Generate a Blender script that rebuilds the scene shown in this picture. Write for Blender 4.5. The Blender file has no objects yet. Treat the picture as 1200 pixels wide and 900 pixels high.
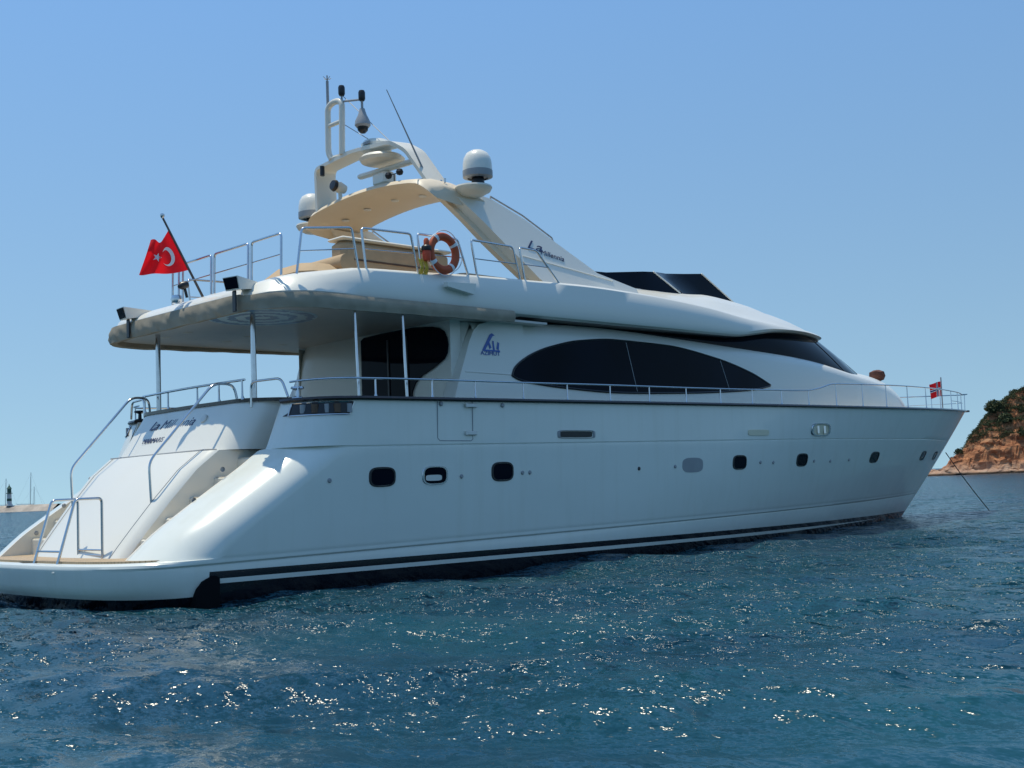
import bpy, bmesh, math, random
import numpy as np
from mathutils import Vector, Matrix
random.seed(7); rng = np.random.default_rng(11)
scene = bpy.context.scene
COL = scene.collection
R = math.radians

# ------------------------------------------------------------------ camera
def look_camera():
    f, th, roll, h, hor = 1398.74, R(45.147), R(2.3722), 1.5, 569.256
    pitch = math.atan((hor - 450) / f)
    F = Vector((math.cos(th) * math.cos(pitch), math.sin(th) * math.cos(pitch), math.sin(pitch)))
    Rt = Vector((math.sin(th), -math.cos(th), 0)); Up = Rt.cross(F)
    c, s = math.cos(roll), math.sin(roll)
    R2 = Rt * c - Up * s; U2 = Up * c + Rt * s
    cam = bpy.data.cameras.new('camera'); o = bpy.data.objects.new('camera', cam); COL.objects.link(o)
    cam.sensor_width = 36; cam.lens = f / 1200 * 36; cam.clip_start = .1; cam.clip_end = 40000
    m = Matrix(((R2.x, U2.x, -F.x, -7.59), (R2.y, U2.y, -F.y, -18.57), (R2.z, U2.z, -F.z, h), (0, 0, 0, 1)))
    o.matrix_world = m
    scene.camera = o
look_camera()

# ------------------------------------------------------------------ sky, sun, exposure
SUN = Vector((-.085, .21, 1)).normalized()
SUN_EL = math.asin(SUN.z)
w = bpy.data.worlds.new('World'); scene.world = w; w.use_nodes = True
nt = w.node_tree; nt.nodes.clear()
sky = nt.nodes.new('ShaderNodeTexSky'); sky.sky_type = 'NISHITA'; sky.sun_disc = False
sky.sun_elevation = SUN_EL
sky.sun_rotation = math.atan2(SUN.x, SUN.y)
sky.air_density = 1.0; sky.dust_density = .05; sky.ozone_density = 2.0
bg = nt.nodes.new('ShaderNodeBackground'); bg.inputs[1].default_value = .10
out = nt.nodes.new('ShaderNodeOutputWorld')
skc = nt.nodes.new('ShaderNodeTexCoord'); skm = nt.nodes.new('ShaderNodeMapping'); skm.inputs['Location'].default_value = (0, 0, .26)   # haze band lies low: lifts the lookup off the horizon
nt.links.new(skc.outputs['Generated'], skm.inputs[0]); nt.links.new(skm.outputs[0], sky.inputs[0])
tint = nt.nodes.new('ShaderNodeMix'); tint.data_type = 'RGBA'; tint.blend_type = 'MULTIPLY'; tint.inputs['Factor'].default_value = 1
tint.inputs['B'].default_value = (1.62, 1.86, 1.74, 1)   # the photograph's clear Aegean blue
sks = nt.nodes.new('ShaderNodeSeparateXYZ'); nt.links.new(skc.outputs['Generated'], sks.inputs[0])
skr = nt.nodes.new('ShaderNodeMapRange'); skr.inputs['From Min'].default_value = 0; skr.inputs['From Max'].default_value = .42; nt.links.new(sks.outputs[2], skr.inputs['Value'])
band = nt.nodes.new('ShaderNodeMix'); band.data_type = 'RGBA'; band.inputs['A'].default_value = (1.18, 1.0, .80, 1); band.inputs['B'].default_value = (1.0, 1.06, 1.13, 1); nt.links.new(skr.outputs[0], band.inputs['Factor'])
tin2 = nt.nodes.new('ShaderNodeMix'); tin2.data_type = 'RGBA'; tin2.blend_type = 'MULTIPLY'; tin2.inputs['Factor'].default_value = 1   # paler towards the sea horizon
nt.links.new(sky.outputs[0], tint.inputs['A']); nt.links.new(tint.outputs['Result'], tin2.inputs['A']); nt.links.new(band.outputs['Result'], tin2.inputs['B']); nt.links.new(tin2.outputs['Result'], bg.inputs[0]); nt.links.new(bg.outputs[0], out.inputs[0])
sl = bpy.data.lights.new('sun', 'SUN'); sl.energy = 3.6; sl.angle = R(.53); sl.color = (1, .93, .75)
so = bpy.data.objects.new('sun', sl); COL.objects.link(so)
so.rotation_euler = SUN.to_track_quat('Z', 'Y').to_euler(); so.location = (0, 0, 60)
vs = scene.view_settings
vs.view_transform = 'Standard'; vs.look = 'None'; vs.gamma = 1; vs.exposure = 0.0; vs.use_curve_mapping = False
scene.cycles.max_bounces = 8; scene.cycles.use_denoising = True; scene.cycles.sample_clamp_indirect = 4

# ------------------------------------------------------------------ materials
def node_mat(name):
    m = bpy.data.materials.new(name); m.use_nodes = True
    return m, m.node_tree, m.node_tree.nodes['Principled BSDF']
def M(name, col, rough=.5, metal=0., var=.05, scale=3., bump=0., bscale=40., coat=0., spec=.5):
    m, t, b = node_mat(name)
    b.inputs['Roughness'].default_value = rough; b.inputs['Metallic'].default_value = metal
    b.inputs['Coat Weight'].default_value = coat; b.inputs['Coat Roughness'].default_value = .04
    b.inputs['Specular IOR Level'].default_value = spec
    tc = t.nodes.new('ShaderNodeTexCoord')
    n = t.nodes.new('ShaderNodeTexNoise'); n.inputs['Scale'].default_value = scale; n.inputs['Detail'].default_value = 6
    t.links.new(tc.outputs['Object'], n.inputs['Vector'])
    r = t.nodes.new('ShaderNodeValToRGB')
    r.color_ramp.elements[0].position = .3; r.color_ramp.elements[1].position = .7
    r.color_ramp.elements[0].color = (*[max(0, c * (1 - var)) for c in col], 1)
    r.color_ramp.elements[1].color = (*[min(1, c * (1 + var)) for c in col], 1)
    t.links.new(n.outputs[0], r.inputs[0]); t.links.new(r.outputs[0], b.inputs['Base Color'])
    if bump:
        n2 = t.nodes.new('ShaderNodeTexNoise'); n2.inputs['Scale'].default_value = bscale; n2.inputs['Detail'].default_value = 4
        t.links.new(tc.outputs['Object'], n2.inputs['Vector'])
        bp = t.nodes.new('ShaderNodeBump'); bp.inputs['Strength'].default_value = bump; bp.inputs['Distance'].default_value = .02
        t.links.new(n2.outputs[0], bp.inputs['Height']); t.links.new(bp.outputs[0], b.inputs['Normal'])
    return m
WHITE = M('white_gelcoat', (.80, .775, .69), .32, var=.015, scale=.7, coat=.25)
CREAM = M('cream_gelcoat', (.76, .71, .60), .4, var=.02, scale=1.2, coat=.1)
CREAM_BOUNCE = M('bounce_tinted_gelcoat', (.74, .62, .46), .45, var=.03, scale=1.2)  # arch gelcoat with the teak deck's bounce light put into the colour
CEIL = M('headliner', (.60, .57, .52), .35, var=.04, scale=2)
STEEL = M('polished_steel', (.62, .63, .65), .16, 1., var=.05, scale=9)
TEAK = M('teak_deck', (.52, .36, .20), .6, var=.12, scale=14, bump=.2, bscale=30)
TREAD = M('pale_tread', (.62, .53, .40), .7, var=.06, scale=10)
RUBBER = M('black_rubber', (.006, .007, .009), .8, var=.2, spec=.1)
TAN = M('tan_upholstery', (.47, .33, .19), .75, var=.06, scale=5, bump=.15, bscale=60)
CANVAS = M('taupe_canvas', (.35, .30, .225), .9, var=.12, scale=4, bump=.3, bscale=90)
GLASS = M('smoked_glass', (.002, .005, .012), .03, var=.4, scale=.6, spec=.06)
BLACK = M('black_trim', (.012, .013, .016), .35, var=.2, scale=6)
CAPW = M('dark_varnished_cap', (.022, .014, .012), .25, var=.2, scale=8, coat=.3)
GREY = M('grey_plastic', (.30, .31, .32), .45, var=.05)
PALE = M('pale_plastic', (.72, .70, .64), .45, var=.03)
SLOTC = M('cream_vent_insert', (.74, .68, .50), .5, var=.03)
NAVY = M('navy_lettering', (.02, .03, .10), .4, var=.1)
BLUE = M('blue_emblem', (.05, .12, .40), .4, var=.1)
RED = M('red_cloth', (.78, .012, .022), .8, var=.06, scale=8)
def translucent(m, col):
    t = m.node_tree; p = t.nodes['Principled BSDF']; o = t.nodes['Material Output']
    tr = t.nodes.new('ShaderNodeBsdfTranslucent'); tr.inputs[0].default_value = (*col, 1)
    mx = t.nodes.new('ShaderNodeMixShader'); mx.inputs[0].default_value = .5
    t.links.new(p.outputs[0], mx.inputs[1]); t.links.new(tr.outputs[0], mx.inputs[2]); t.links.new(mx.outputs[0], o.inputs[0])
translucent(RED, (.95, .012, .02))
STAFF = M('weathered_staff', (.10, .09, .085), .5, var=.2, scale=12)
WCLOTH = M('white_cloth', (.80, .80, .79), .85, var=.03)
BCLOTH = M('blue_cloth', (.02, .03, .16), .85, var=.05)
ORANGE = M('orange_buoy_cover', (.50, .085, .025), .6, var=.12, scale=9, bump=.1)
BROWN = M('rust_brown_canvas', (.12, .045, .03), .85, var=.15, scale=9, bump=.2)
ROPE = M('dark_rope', (.05, .055, .05), .9, var=.3, scale=60)
YROPE = M('yellow_rope', (.65, .45, .06), .8, var=.2, scale=40)
DKBROWN = M('cockpit_brown', (.10, .055, .03), .5, var=.2, scale=5)  # plain dark brown: cockpit sofa, bush stems, rollers, sofa seam

def hull_mat():
    # white topsides, black boot top with a white pinstripe, black antifouling: paint bands by height
    m, t, b = node_mat('hull_paint')
    b.inputs['Roughness'].default_value = .22; b.inputs['Coat Weight'].default_value = .35; b.inputs['Coat Roughness'].default_value = .03
    tc = t.nodes.new('ShaderNodeTexCoord'); sep = t.nodes.new('ShaderNodeSeparateXYZ')
    t.links.new(tc.outputs['Object'], sep.inputs[0])
    def math_(op, a, bb=None):
        n = t.nodes.new('ShaderNodeMath'); n.operation = op
        for i, v in enumerate((a, bb)):
            if v is None: continue
            if isinstance(v, (int, float)): n.inputs[i].default_value = v
            else: t.links.new(v, n.inputs[i])
        return n.outputs[0]
    x, z = sep.outputs[0], sep.outputs[2]
    zz = math_('ADD', z, math_('MULTIPLY', x, .0098))      # bands drop towards the bow
    fwd = math_('GREATER_THAN', x, 1.45)
    band = math_('MULTIPLY', math_('LESS_THAN', zz, .462), fwd)
    pin = math_('MULTIPLY', math_('LESS_THAN', zz, .355), math_('GREATER_THAN', zz, .285))
    bott = math_('LESS_THAN', z, .11)
    black = math_('MAXIMUM', math_('SUBTRACT', band, pin), bott)
    n = t.nodes.new('ShaderNodeTexNoise'); n.inputs['Scale'].default_value = .45; n.inputs['Detail'].default_value = 5
    t.links.new(tc.outputs['Object'], n.inputs['Vector'])
    r = t.nodes.new('ShaderNodeValToRGB')
    r.color_ramp.elements[0].position = .35; r.color_ramp.elements[0].color = (.74, .755, .69, 1)
    r.color_ramp.elements[1].position = .65; r.color_ramp.elements[1].color = (.77, .785, .715, 1)
    t.links.new(n.outputs[0], r.inputs[0])
    ms = t.nodes.new('ShaderNodeMapping'); ms.inputs['Scale'].default_value = (3.2, 3.2, .16); t.links.new(tc.outputs['Object'], ms.inputs[0])
    n2 = t.nodes.new('ShaderNodeTexNoise'); n2.inputs['Scale'].default_value = 1.6; n2.inputs['Detail'].default_value = 6; t.links.new(ms.outputs[0], n2.inputs['Vector'])
    r2 = t.nodes.new('ShaderNodeValToRGB'); r2.color_ramp.elements[0].position = .30; r2.color_ramp.elements[0].color = (.86, .84, .78, 1); r2.color_ramp.elements[1].position = .50; r2.color_ramp.elements[1].color = (1, 1, 1, 1)
    t.links.new(n2.outputs[0], r2.inputs[0])
    mst = t.nodes.new('ShaderNodeMix'); mst.data_type = 'RGBA'; mst.blend_type = 'MULTIPLY'; mst.inputs['Factor'].default_value = .22
    t.links.new(r.outputs[0], mst.inputs['A']); t.links.new(r2.outputs[0], mst.inputs['B'])
    nb = t.nodes.new('ShaderNodeTexNoise'); nb.inputs['Scale'].default_value = 1.1; nb.inputs['Detail'].default_value = 1; t.links.new(tc.outputs['Object'], nb.inputs['Vector'])
    bp = t.nodes.new('ShaderNodeBump'); bp.inputs['Strength'].default_value = .35; bp.inputs['Distance'].default_value = .03
    t.links.new(nb.outputs[0], bp.inputs['Height']); t.links.new(bp.outputs[0], b.inputs['Normal']); t.links.new(bp.outputs[0], b.inputs['Coat Normal'])
    mix = t.nodes.new('ShaderNodeMix'); mix.data_type = 'RGBA'
    t.links.new(black, mix.inputs['Factor']); t.links.new(mst.outputs['Result'], mix.inputs['A'])
    mix.inputs['B'].default_value = (.006, .007, .012, 1)
    t.links.new(mix.outputs['Result'], b.inputs['Base Color'])
    return m
HULLM = hull_mat()

def teak_mat():
    m, t, b = node_mat('teak_planks'); b.inputs['Roughness'].default_value = .6
    tc = t.nodes.new('ShaderNodeTexCoord')
    wv = t.nodes.new('ShaderNodeTexWave'); wv.bands_direction = 'Y'; wv.inputs['Scale'].default_value = 5.5
    n = t.nodes.new('ShaderNodeTexNoise'); n.inputs['Scale'].default_value = 8
    r = t.nodes.new('ShaderNodeValToRGB'); r.color_ramp.elements[0].position = 0; r.color_ramp.elements[1].position = .06
    r.color_ramp.elements[0].color = (.05, .035, .02, 1); r.color_ramp.elements[1].color = (.56, .41, .25, 1)
    t.links.new(tc.outputs['Object'], wv.inputs['Vector']); t.links.new(tc.outputs['Object'], n.inputs['Vector'])
    t.links.new(wv.outputs[0], r.inputs[0])
    mx = t.nodes.new('ShaderNodeMix'); mx.data_type = 'RGBA'; mx.blend_type = 'MULTIPLY'; mx.inputs['Factor'].default_value = .3
    t.links.new(r.outputs[0], mx.inputs['A']); t.links.new(n.outputs[0], mx.inputs['B'])
    t.links.new(mx.outputs['Result'], b.inputs['Base Color'])
    return m
TEAKP = teak_mat()

# ------------------------------------------------------------------ mesh helpers
class MB:
    def __init__(s): s.v = []; s.f = []; s.mi = []
    def add(s, vs_, fs, mi=0):
        o = len(s.v); s.v += [tuple(p) for p in vs_]; s.f += [[i + o for i in f] for f in fs]; s.mi += [mi] * len(fs); return s
    def grid(s, P, mi=0, cu=False, cv=False):
        nr, nc = len(P), len(P[0]); vs_ = [p for r in P for p in r]; fs = []
        for i in range(nr if cu else nr - 1):
            for j in range(nc if cv else nc - 1):
                i2, j2 = (i + 1) % nr, (j + 1) % nc
                fs.append([i * nc + j, i * nc + j2, i2 * nc + j2, i2 * nc + j])
        return s.add(vs_, fs, mi)
    def box(s, c, d, mi=0, rz=0., ry=0., ch=.0):
        hx, hy, hz = d[0] / 2, d[1] / 2, d[2] / 2
        ch = min(ch, hx * .9, hy * .9, hz * .9)
        pts = []
        if ch <= 0:
            pts = [(sx * hx, sy * hy, sz * hz) for sz in (-1, 1) for sy in (-1, 1) for sx in (-1, 1)]
            fs = [[0, 2, 3, 1], [4, 5, 7, 6], [0, 1, 5, 4], [2, 6, 7, 3], [0, 4, 6, 2], [1, 3, 7, 5]]
        else:
            def ring(z, k):
                a, b_ = hx - k, hy - k; q = ch
                return [(a - q * 0, -b_ + ch, z), (a, b_ - ch, z), (a - ch, b_, z), (-a + ch, b_, z), (-a, b_ - ch, z), (-a, -b_ + ch, z), (-a + ch, -b_, z), (a - ch, -b_, z)]
            rings = [ring(-hz, ch), ring(-hz + ch, 0), ring(hz - ch, 0), ring(hz, ch)]
            pts = [p for r in rings for p in r]; fs = []
            for i in range(3):
                for j in range(8): fs.append([i * 8 + j, i * 8 + (j + 1) % 8, (i + 1) * 8 + (j + 1) % 8, (i + 1) * 8 + j])
            fs.append(list(range(7, -1, -1))); fs.append(list(range(24, 32)))
        m = Matrix.Translation(Vector(c)) @ Matrix.Rotation(rz, 4, 'Z') @ Matrix.Rotation(ry, 4, 'Y')
        return s.add([m @ Vector(p) for p in pts], fs, mi)
    def tube(s, path, r, n=10, mi=0, closed=False, rs=None):
        P = [Vector(p) for p in path]; k = len(P); rings = []
        prev = None
        for i in range(k):
            if closed: t = P[(i + 1) % k] - P[i - 1]
            else: t = P[min(i + 1, k - 1)] - P[max(i - 1, 0)]
            t.normalize()
            if prev is None:
                a = Vector((0, 0, 1)) if abs(t.z) < .9 else Vector((1, 0, 0)); nrm = t.cross(a).normalized()
            else:
                nrm = prev - t * prev.dot(t)
                nrm = nrm.normalized() if nrm.length > 1e-6 else t.orthogonal().normalized()
            prev = nrm; b_ = t.cross(nrm); rr = rs[i] if rs else r
            rings.append([P[i] + (nrm * math.cos(a) + b_ * math.sin(a)) * rr for a in [2 * math.pi * j / n for j in range(n)]])
        o = len(s.v); s.grid(rings, mi, cu=closed, cv=True)
        if not closed:
            s.f.append([o + j for j in range(n - 1, -1, -1)]); s.mi.append(mi)
            s.f.append([o + (k - 1) * n + j for j in range(n)]); s.mi.append(mi)
        return s
    def lathe(s, prof, c=(0, 0, 0), n=24, mi=0, mat=None):
        rings = [[Vector((r * math.cos(2 * math.pi * j / n), r * math.sin(2 * math.pi * j / n), z)) for j in range(n)] for r, z in prof]
        m = mat or Matrix.Identity(4); cc = Vector(c)
        rings = [[cc + (m @ p) for p in r] for r in rings]
        return s.grid(rings, mi, cv=True)
    def prism(s, poly, mapper, d0, d1, mi=0):
        """poly: 2D points; mapper(u, v, d) -> 3D"""
        n = len(poly)
        from mathutils.geometry import tessellate_polygon
        tri = tessellate_polygon([[Vector((p[0], p[1], 0)) for p in poly]])
        o = len(s.v)
        s.v += [tuple(mapper(p[0], p[1], d0)) for p in poly] + [tuple(mapper(p[0], p[1], d1)) for p in poly]
        for t in tri:
            s.f.append([o + t[0], o + t[1], o + t[2]]); s.mi.append(mi)
            s.f.append([o + n + t[2], o + n + t[1], o + n + t[0]]); s.mi.append(mi)
        for i in range(n):
            j = (i + 1) % n; s.f.append([o + i, o + j, o + n + j, o + n + i]); s.mi.append(mi)
        return s
    def mirror_y(s):
        n = len(s.v); s.v += [(x, -y, z) for x, y, z in s.v]; k = len(s.f)
        s.f += [[i + n for i in reversed(f)] for f in s.f]; s.mi += s.mi[:k]; return s
def build(name, mb, mats, parent=None, smooth=40, weld=0.0, fix=True):
    me = bpy.data.meshes.new(name); me.from_pydata([tuple(v) for v in mb.v], [], mb.f)
    mats = mats if isinstance(mats, (list, tuple)) else [mats]
    for m in mats: me.materials.append(m)
    if len(mats) > 1: me.polygons.foreach_set('material_index', mb.mi)
    bm = bmesh.new(); bm.from_mesh(me)
    if weld: bmesh.ops.remove_doubles(bm, verts=bm.verts, dist=weld)
    if fix: bmesh.ops.recalc_face_normals(bm, faces=bm.faces)
    bm.to_mesh(me); bm.free()
    if smooth:
        me.shade_smooth(); me.set_sharp_from_angle(angle=R(smooth))
    o = bpy.data.objects.new(name, me); COL.objects.link(o)
    if parent is not None: o.parent = parent
    return o
def thing(name, label, cat, loc=(0, 0, 0), group=None):
    o = bpy.data.objects.new(name, None); COL.objects.link(o); o.location = loc; o.empty_display_size = .2
    o['label'] = label; o['category'] = cat
    if group: o['group'] = group
    return o
def tag(o, label, cat, group=None):
    o['label'] = label; o['category'] = cat
    if group: o['group'] = group
    return o
def interp(xs, ys, x):
    """monotone cubic"""
    if x <= xs[0]: return ys[0]
    if x >= xs[-1]: return ys[-1]
    n = len(xs); d = [(ys[i + 1] - ys[i]) / (xs[i + 1] - xs[i]) for i in range(n - 1)]
    m = [d[0]] + [0 if d[i - 1] * d[i] <= 0 else 2 * d[i - 1] * d[i] / (d[i - 1] + d[i]) for i in range(1, n - 1)] + [d[-1]]
    for i in range(n - 1):
        if x <= xs[i + 1]:
            h = xs[i + 1] - xs[i]; t = (x - xs[i]) / h
            return (ys[i] * (2 * t**3 - 3 * t**2 + 1) + m[i] * h * (t**3 - 2 * t**2 + t) + ys[i + 1] * (-2 * t**3 + 3 * t**2) + m[i + 1] * h * (t**3 - t**2))
def rounded(path, r=.06, n=5):
    """round the corners of a polyline"""
    P = [Vector(p) for p in path]; out_ = [P[0]]
    for i in range(1, len(P) - 1):
        a, b_, c = P[i - 1], P[i], P[i + 1]
        k = min(r, (a - b_).length * .45, (c - b_).length * .45)
        p, q = b_ + (a - b_).normalized() * k, b_ + (c - b_).normalized() * k
        for j in range(n + 1):
            t = j / n; out_.append(p * (1 - t)**2 + b_ * 2 * t * (1 - t) + q * t * t)
    return out_ + [P[-1]]
def smooth_poly(pts, n=6):
    """closed Catmull-Rom through 2D points"""
    k = len(pts); o = []
    for i in range(k):
        p0, p1, p2, p3 = [Vector(pts[(i + d) % k]) for d in (-1, 0, 1, 2)]
        for j in range(n):
            t = j / n
            o.append(.5 * (2 * p1 + (p2 - p0) * t + (2 * p0 - 5 * p1 + 4 * p2 - p3) * t * t + (3 * p1 - p0 - 3 * p2 + p3) * t**3))
    return o
def text_part(name, body, size, origin, ex, ey, mat, parent, shear=0., depth=.006, width=None):
    cu = bpy.data.curves.new(name, 'FONT'); cu.body = body; cu.size = size; cu.shear = shear; cu.extrude = depth / 2; cu.resolution_u = 3
    tmp = bpy.data.objects.new(name + '_tmp', cu); COL.objects.link(tmp)
    dg = bpy.context.evaluated_depsgraph_get(); me = bpy.data.meshes.new_from_object(tmp.evaluated_get(dg))
    bpy.data.objects.remove(tmp); bpy.data.curves.remove(cu)
    ex, ey = Vector(ex).normalized(), Vector(ey); ey = (ey - ex * ey.dot(ex)).normalized(); ez = ex.cross(ey)
    xs = [v.co.x for v in me.vertices]; k = (width / (max(xs) - min(xs))) if width else 1.
    x0 = min(xs)
    for v in me.vertices:
        v.co = Vector(origin) + ex * ((v.co.x - x0) * k) + ey * v.co.y + ez * v.co.z
    me.materials.clear(); me.materials.append(mat)
    o = bpy.data.objects.new(name, me); COL.objects.link(o); o.parent = parent
    return o

# ------------------------------------------------------------------ the sea: one sheet, fine where it is seen close
def sea():
    def axis(dense_a, dense_b, step, far, g):
        a = list(np.arange(dense_a, dense_b, step)); s = step; x = a[-1]
        while x < far: s *= g; x += s; a.append(x)
        s = step; x = a[0]; pre = []
        while x > -far: s *= g; x -= s; pre.append(x)
        return np.array(pre[::-1] + a)
    th = R(45.147)
    U = axis(-7.5, 7.5, .085, 9000, 1.035)
    V = axis(4.0, 15.5, .06, 9000, 1.028)
    du, dv = np.gradient(U), np.gradient(V)
    uu, vv = np.meshgrid(U, V); sp = np.maximum(*np.meshgrid(du, dv)) 
    fx, fy = math.cos(th), math.sin(th)
    X = -7.59 + vv * fx + uu * fy; Y = -18.57 + vv * fy - uu * fx
    Z = np.zeros_like(X); DX = np.zeros_like(X); DY = np.zeros_like(X)
    wind = R(200)
    lam = np.exp(rng.uniform(math.log(.24), math.log(7.), 150))
    for L in lam:
        a = wind + rng.normal(0, .55 if L > 1.2 else .85)
        k = 2 * math.pi / L
        slope = .026 * (1.0 if L < 1.2 else (1.2 / L)**.5)
        A = slope / k
        fade = np.clip((L / sp - 2.5) / 3., 0, 1)
        ph = k * (X * math.cos(a) + Y * math.sin(a)) + rng.uniform(0, 6.28)
        Z += A * fade * np.cos(ph)
        DX -= .8 * A * fade * math.cos(a) * np.sin(ph); DY -= .8 * A * fade * math.sin(a) * np.sin(ph)
    # sheltered, calmer water close under the hull side
    co = np.stack([X + DX, Y + DY, Z], -1).reshape(-1, 3).astype(np.float32)
    nr, nc = X.shape
    idx = np.arange(nr * nc).reshape(nr, nc)
    q = np.stack([idx[:-1, :-1], idx[:-1, 1:], idx[1:, 1:], idx[1:, :-1]], -1).reshape(-1, 4)
    me = bpy.data.meshes.new('water'); me.vertices.add(len(co)); me.vertices.foreach_set('co', co.ravel())
    me.loops.add(q.size); me.loops.foreach_set('vertex_index', q.ravel().astype(np.int32))
    me.polygons.add(len(q)); me.polygons.foreach_set('loop_start', np.arange(0, q.size, 4, dtype=np.int32))
    me.update(); me.validate(); me.shade_smooth()
    m, t, b = node_mat('sea_water')
    b.inputs['Roughness'].default_value = .20; b.inputs['IOR'].default_value = 1.333
    tc = t.nodes.new('ShaderNodeTexCoord')
    n = t.nodes.new('ShaderNodeTexNoise'); n.inputs['Scale'].default_value = .22; n.inputs['Detail'].default_value = 3
    t.links.new(tc.outputs['Object'], n.inputs['Vector'])
    r = t.nodes.new('ShaderNodeValToRGB')
    r.color_ramp.elements[0].position = .35; r.color_ramp.elements[0].color = (.004, .043, .074, 1)
    r.color_ramp.elements[1].position = .68; r.color_ramp.elements[1].color = (.007, .066, .088, 1)
    t.links.new(n.outputs[0], r.inputs[0]); t.links.new(r.outputs[0], b.inputs['Base Color'])
    # wind patches: gusts roughen the fine ripple, more so out towards the bow
    gn = t.nodes.new('ShaderNodeTexNoise'); gn.inputs['Scale'].default_value = .16; gn.inputs['Detail'].default_value = 5
    gm = t.nodes.new('ShaderNodeMapping'); gm.inputs['Rotation'].default_value = (0, 0, .4); gm.inputs['Scale'].default_value = (.55, 1.5, 1)
    t.links.new(tc.outputs['Object'], gm.inputs[0]); t.links.new(gm.outputs[0], gn.inputs['Vector'])
    gs = t.nodes.new('ShaderNodeSeparateXYZ'); t.links.new(tc.outputs['Object'], gs.inputs[0])
    gx = t.nodes.new('ShaderNodeMapRange'); gx.inputs['From Min'].default_value = -6; gx.inputs['From Max'].default_value = 9; gx.inputs['To Min'].default_value = -.16; gx.inputs['To Max'].default_value = .12
    t.links.new(gs.outputs[0], gx.inputs['Value'])
    ga = t.nodes.new('ShaderNodeMath'); ga.operation = 'ADD'; t.links.new(gn.outputs[0], ga.inputs[0]); t.links.new(gx.outputs[0], ga.inputs[1])
    gr = t.nodes.new('ShaderNodeMapRange'); gr.inputs['From Min'].default_value = .36; gr.inputs['From Max'].default_value = .74; gr.inputs['To Min'].default_value = .3; gr.inputs['To Max'].default_value = 1.95
    hy = t.nodes.new('ShaderNodeMapRange'); hy.inputs['From Min'].default_value = -10; hy.inputs['From Max'].default_value = -5; hy.inputs['To Min'].default_value = 0; hy.inputs["To Max"].default_value = .30   # chop thrown back by the hull
    t.links.new(gs.outputs[1], hy.inputs['Value'])
    gb = t.nodes.new('ShaderNodeMath'); gb.operation = 'ADD'; t.links.new(ga.outputs[0], gb.inputs[0]); t.links.new(hy.outputs[0], gb.inputs[1])
    t.links.new(gb.outputs[0], gr.inputs['Value'])
    prev = None
    for sc, st, dist, det, gust in ((.55, .5, .50, 4, 0), (1.9, .8, .34, 3, 1), (4.0, 1., .12, 3, 1)):
        mp = t.nodes.new('ShaderNodeMapping'); mp.inputs['Rotation'].default_value = (0, 0, .35); mp.inputs['Scale'].default_value = (1, .6, 1)
        nn = t.nodes.new('ShaderNodeTexNoise'); nn.inputs['Scale'].default_value = sc; nn.inputs['Detail'].default_value = det
        t.links.new(tc.outputs['Object'], mp.inputs[0]); t.links.new(mp.outputs[0], nn.inputs['Vector'])
        bp = t.nodes.new('ShaderNodeBump'); bp.inputs['Strength'].default_value = st; bp.inputs['Distance'].default_value = dist
        if gust:
            gk = t.nodes.new('ShaderNodeMath'); gk.operation = 'MULTIPLY'; gk.inputs[1].default_value = st
            t.links.new(gr.outputs[0], gk.inputs[0]); t.links.new(gk.outputs[0], bp.inputs['Strength'])
        t.links.new(nn.outputs[0], bp.inputs['Height'])
        if prev: t.links.new(prev, bp.inputs['Normal'])
        prev = bp.outputs[0]
    # capillary ripples as slopes: two noise channels tilt the surface normal directly
    acc = prev
    for sc, k in ((5., 2.1), (14., 2.0), (38., 2.3)):
        mp = t.nodes.new('ShaderNodeMapping'); mp.inputs['Rotation'].default_value = (0, 0, .35); mp.inputs['Scale'].default_value = (1, .65, 1); mp.inputs['Location'].default_value = (sc, 3 * sc, 0)
        nn = t.nodes.new('ShaderNodeTexNoise'); nn.inputs['Scale'].default_value = sc; nn.inputs['Detail'].default_value = 2.5
        t.links.new(tc.outputs['Object'], mp.inputs[0]); t.links.new(mp.outputs[0], nn.inputs['Vector'])
        su = t.nodes.new('ShaderNodeVectorMath'); su.operation = 'SUBTRACT'; su.inputs[1].default_value = (.5, .5, .5); t.links.new(nn.outputs['Color'], su.inputs[0])
        mu = t.nodes.new('ShaderNodeVectorMath'); mu.operation = 'MULTIPLY'; mu.inputs[1].default_value = (k, k, 0); t.links.new(su.outputs[0], mu.inputs[0])
        sk = t.nodes.new('ShaderNodeVectorMath'); sk.operation = 'SCALE'; t.links.new(mu.outputs[0], sk.inputs[0]); t.links.new(gr.outputs[0], sk.inputs['Scale'])
        ad = t.nodes.new('ShaderNodeVectorMath'); ad.operation = 'ADD'; t.links.new(acc, ad.inputs[0]); t.links.new(sk.outputs[0], ad.inputs[1]); acc = ad.outputs[0]
    nz = t.nodes.new('ShaderNodeVectorMath'); nz.operation = 'NORMALIZE'; t.links.new(acc, nz.inputs[0])
    t.links.new(nz.outputs[0], b.inputs['Normal'])
    me.materials.append(m)
    o = bpy.data.objects.new('water', me); COL.objects.link(o); o['kind'] = 'structure'
sea()

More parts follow.
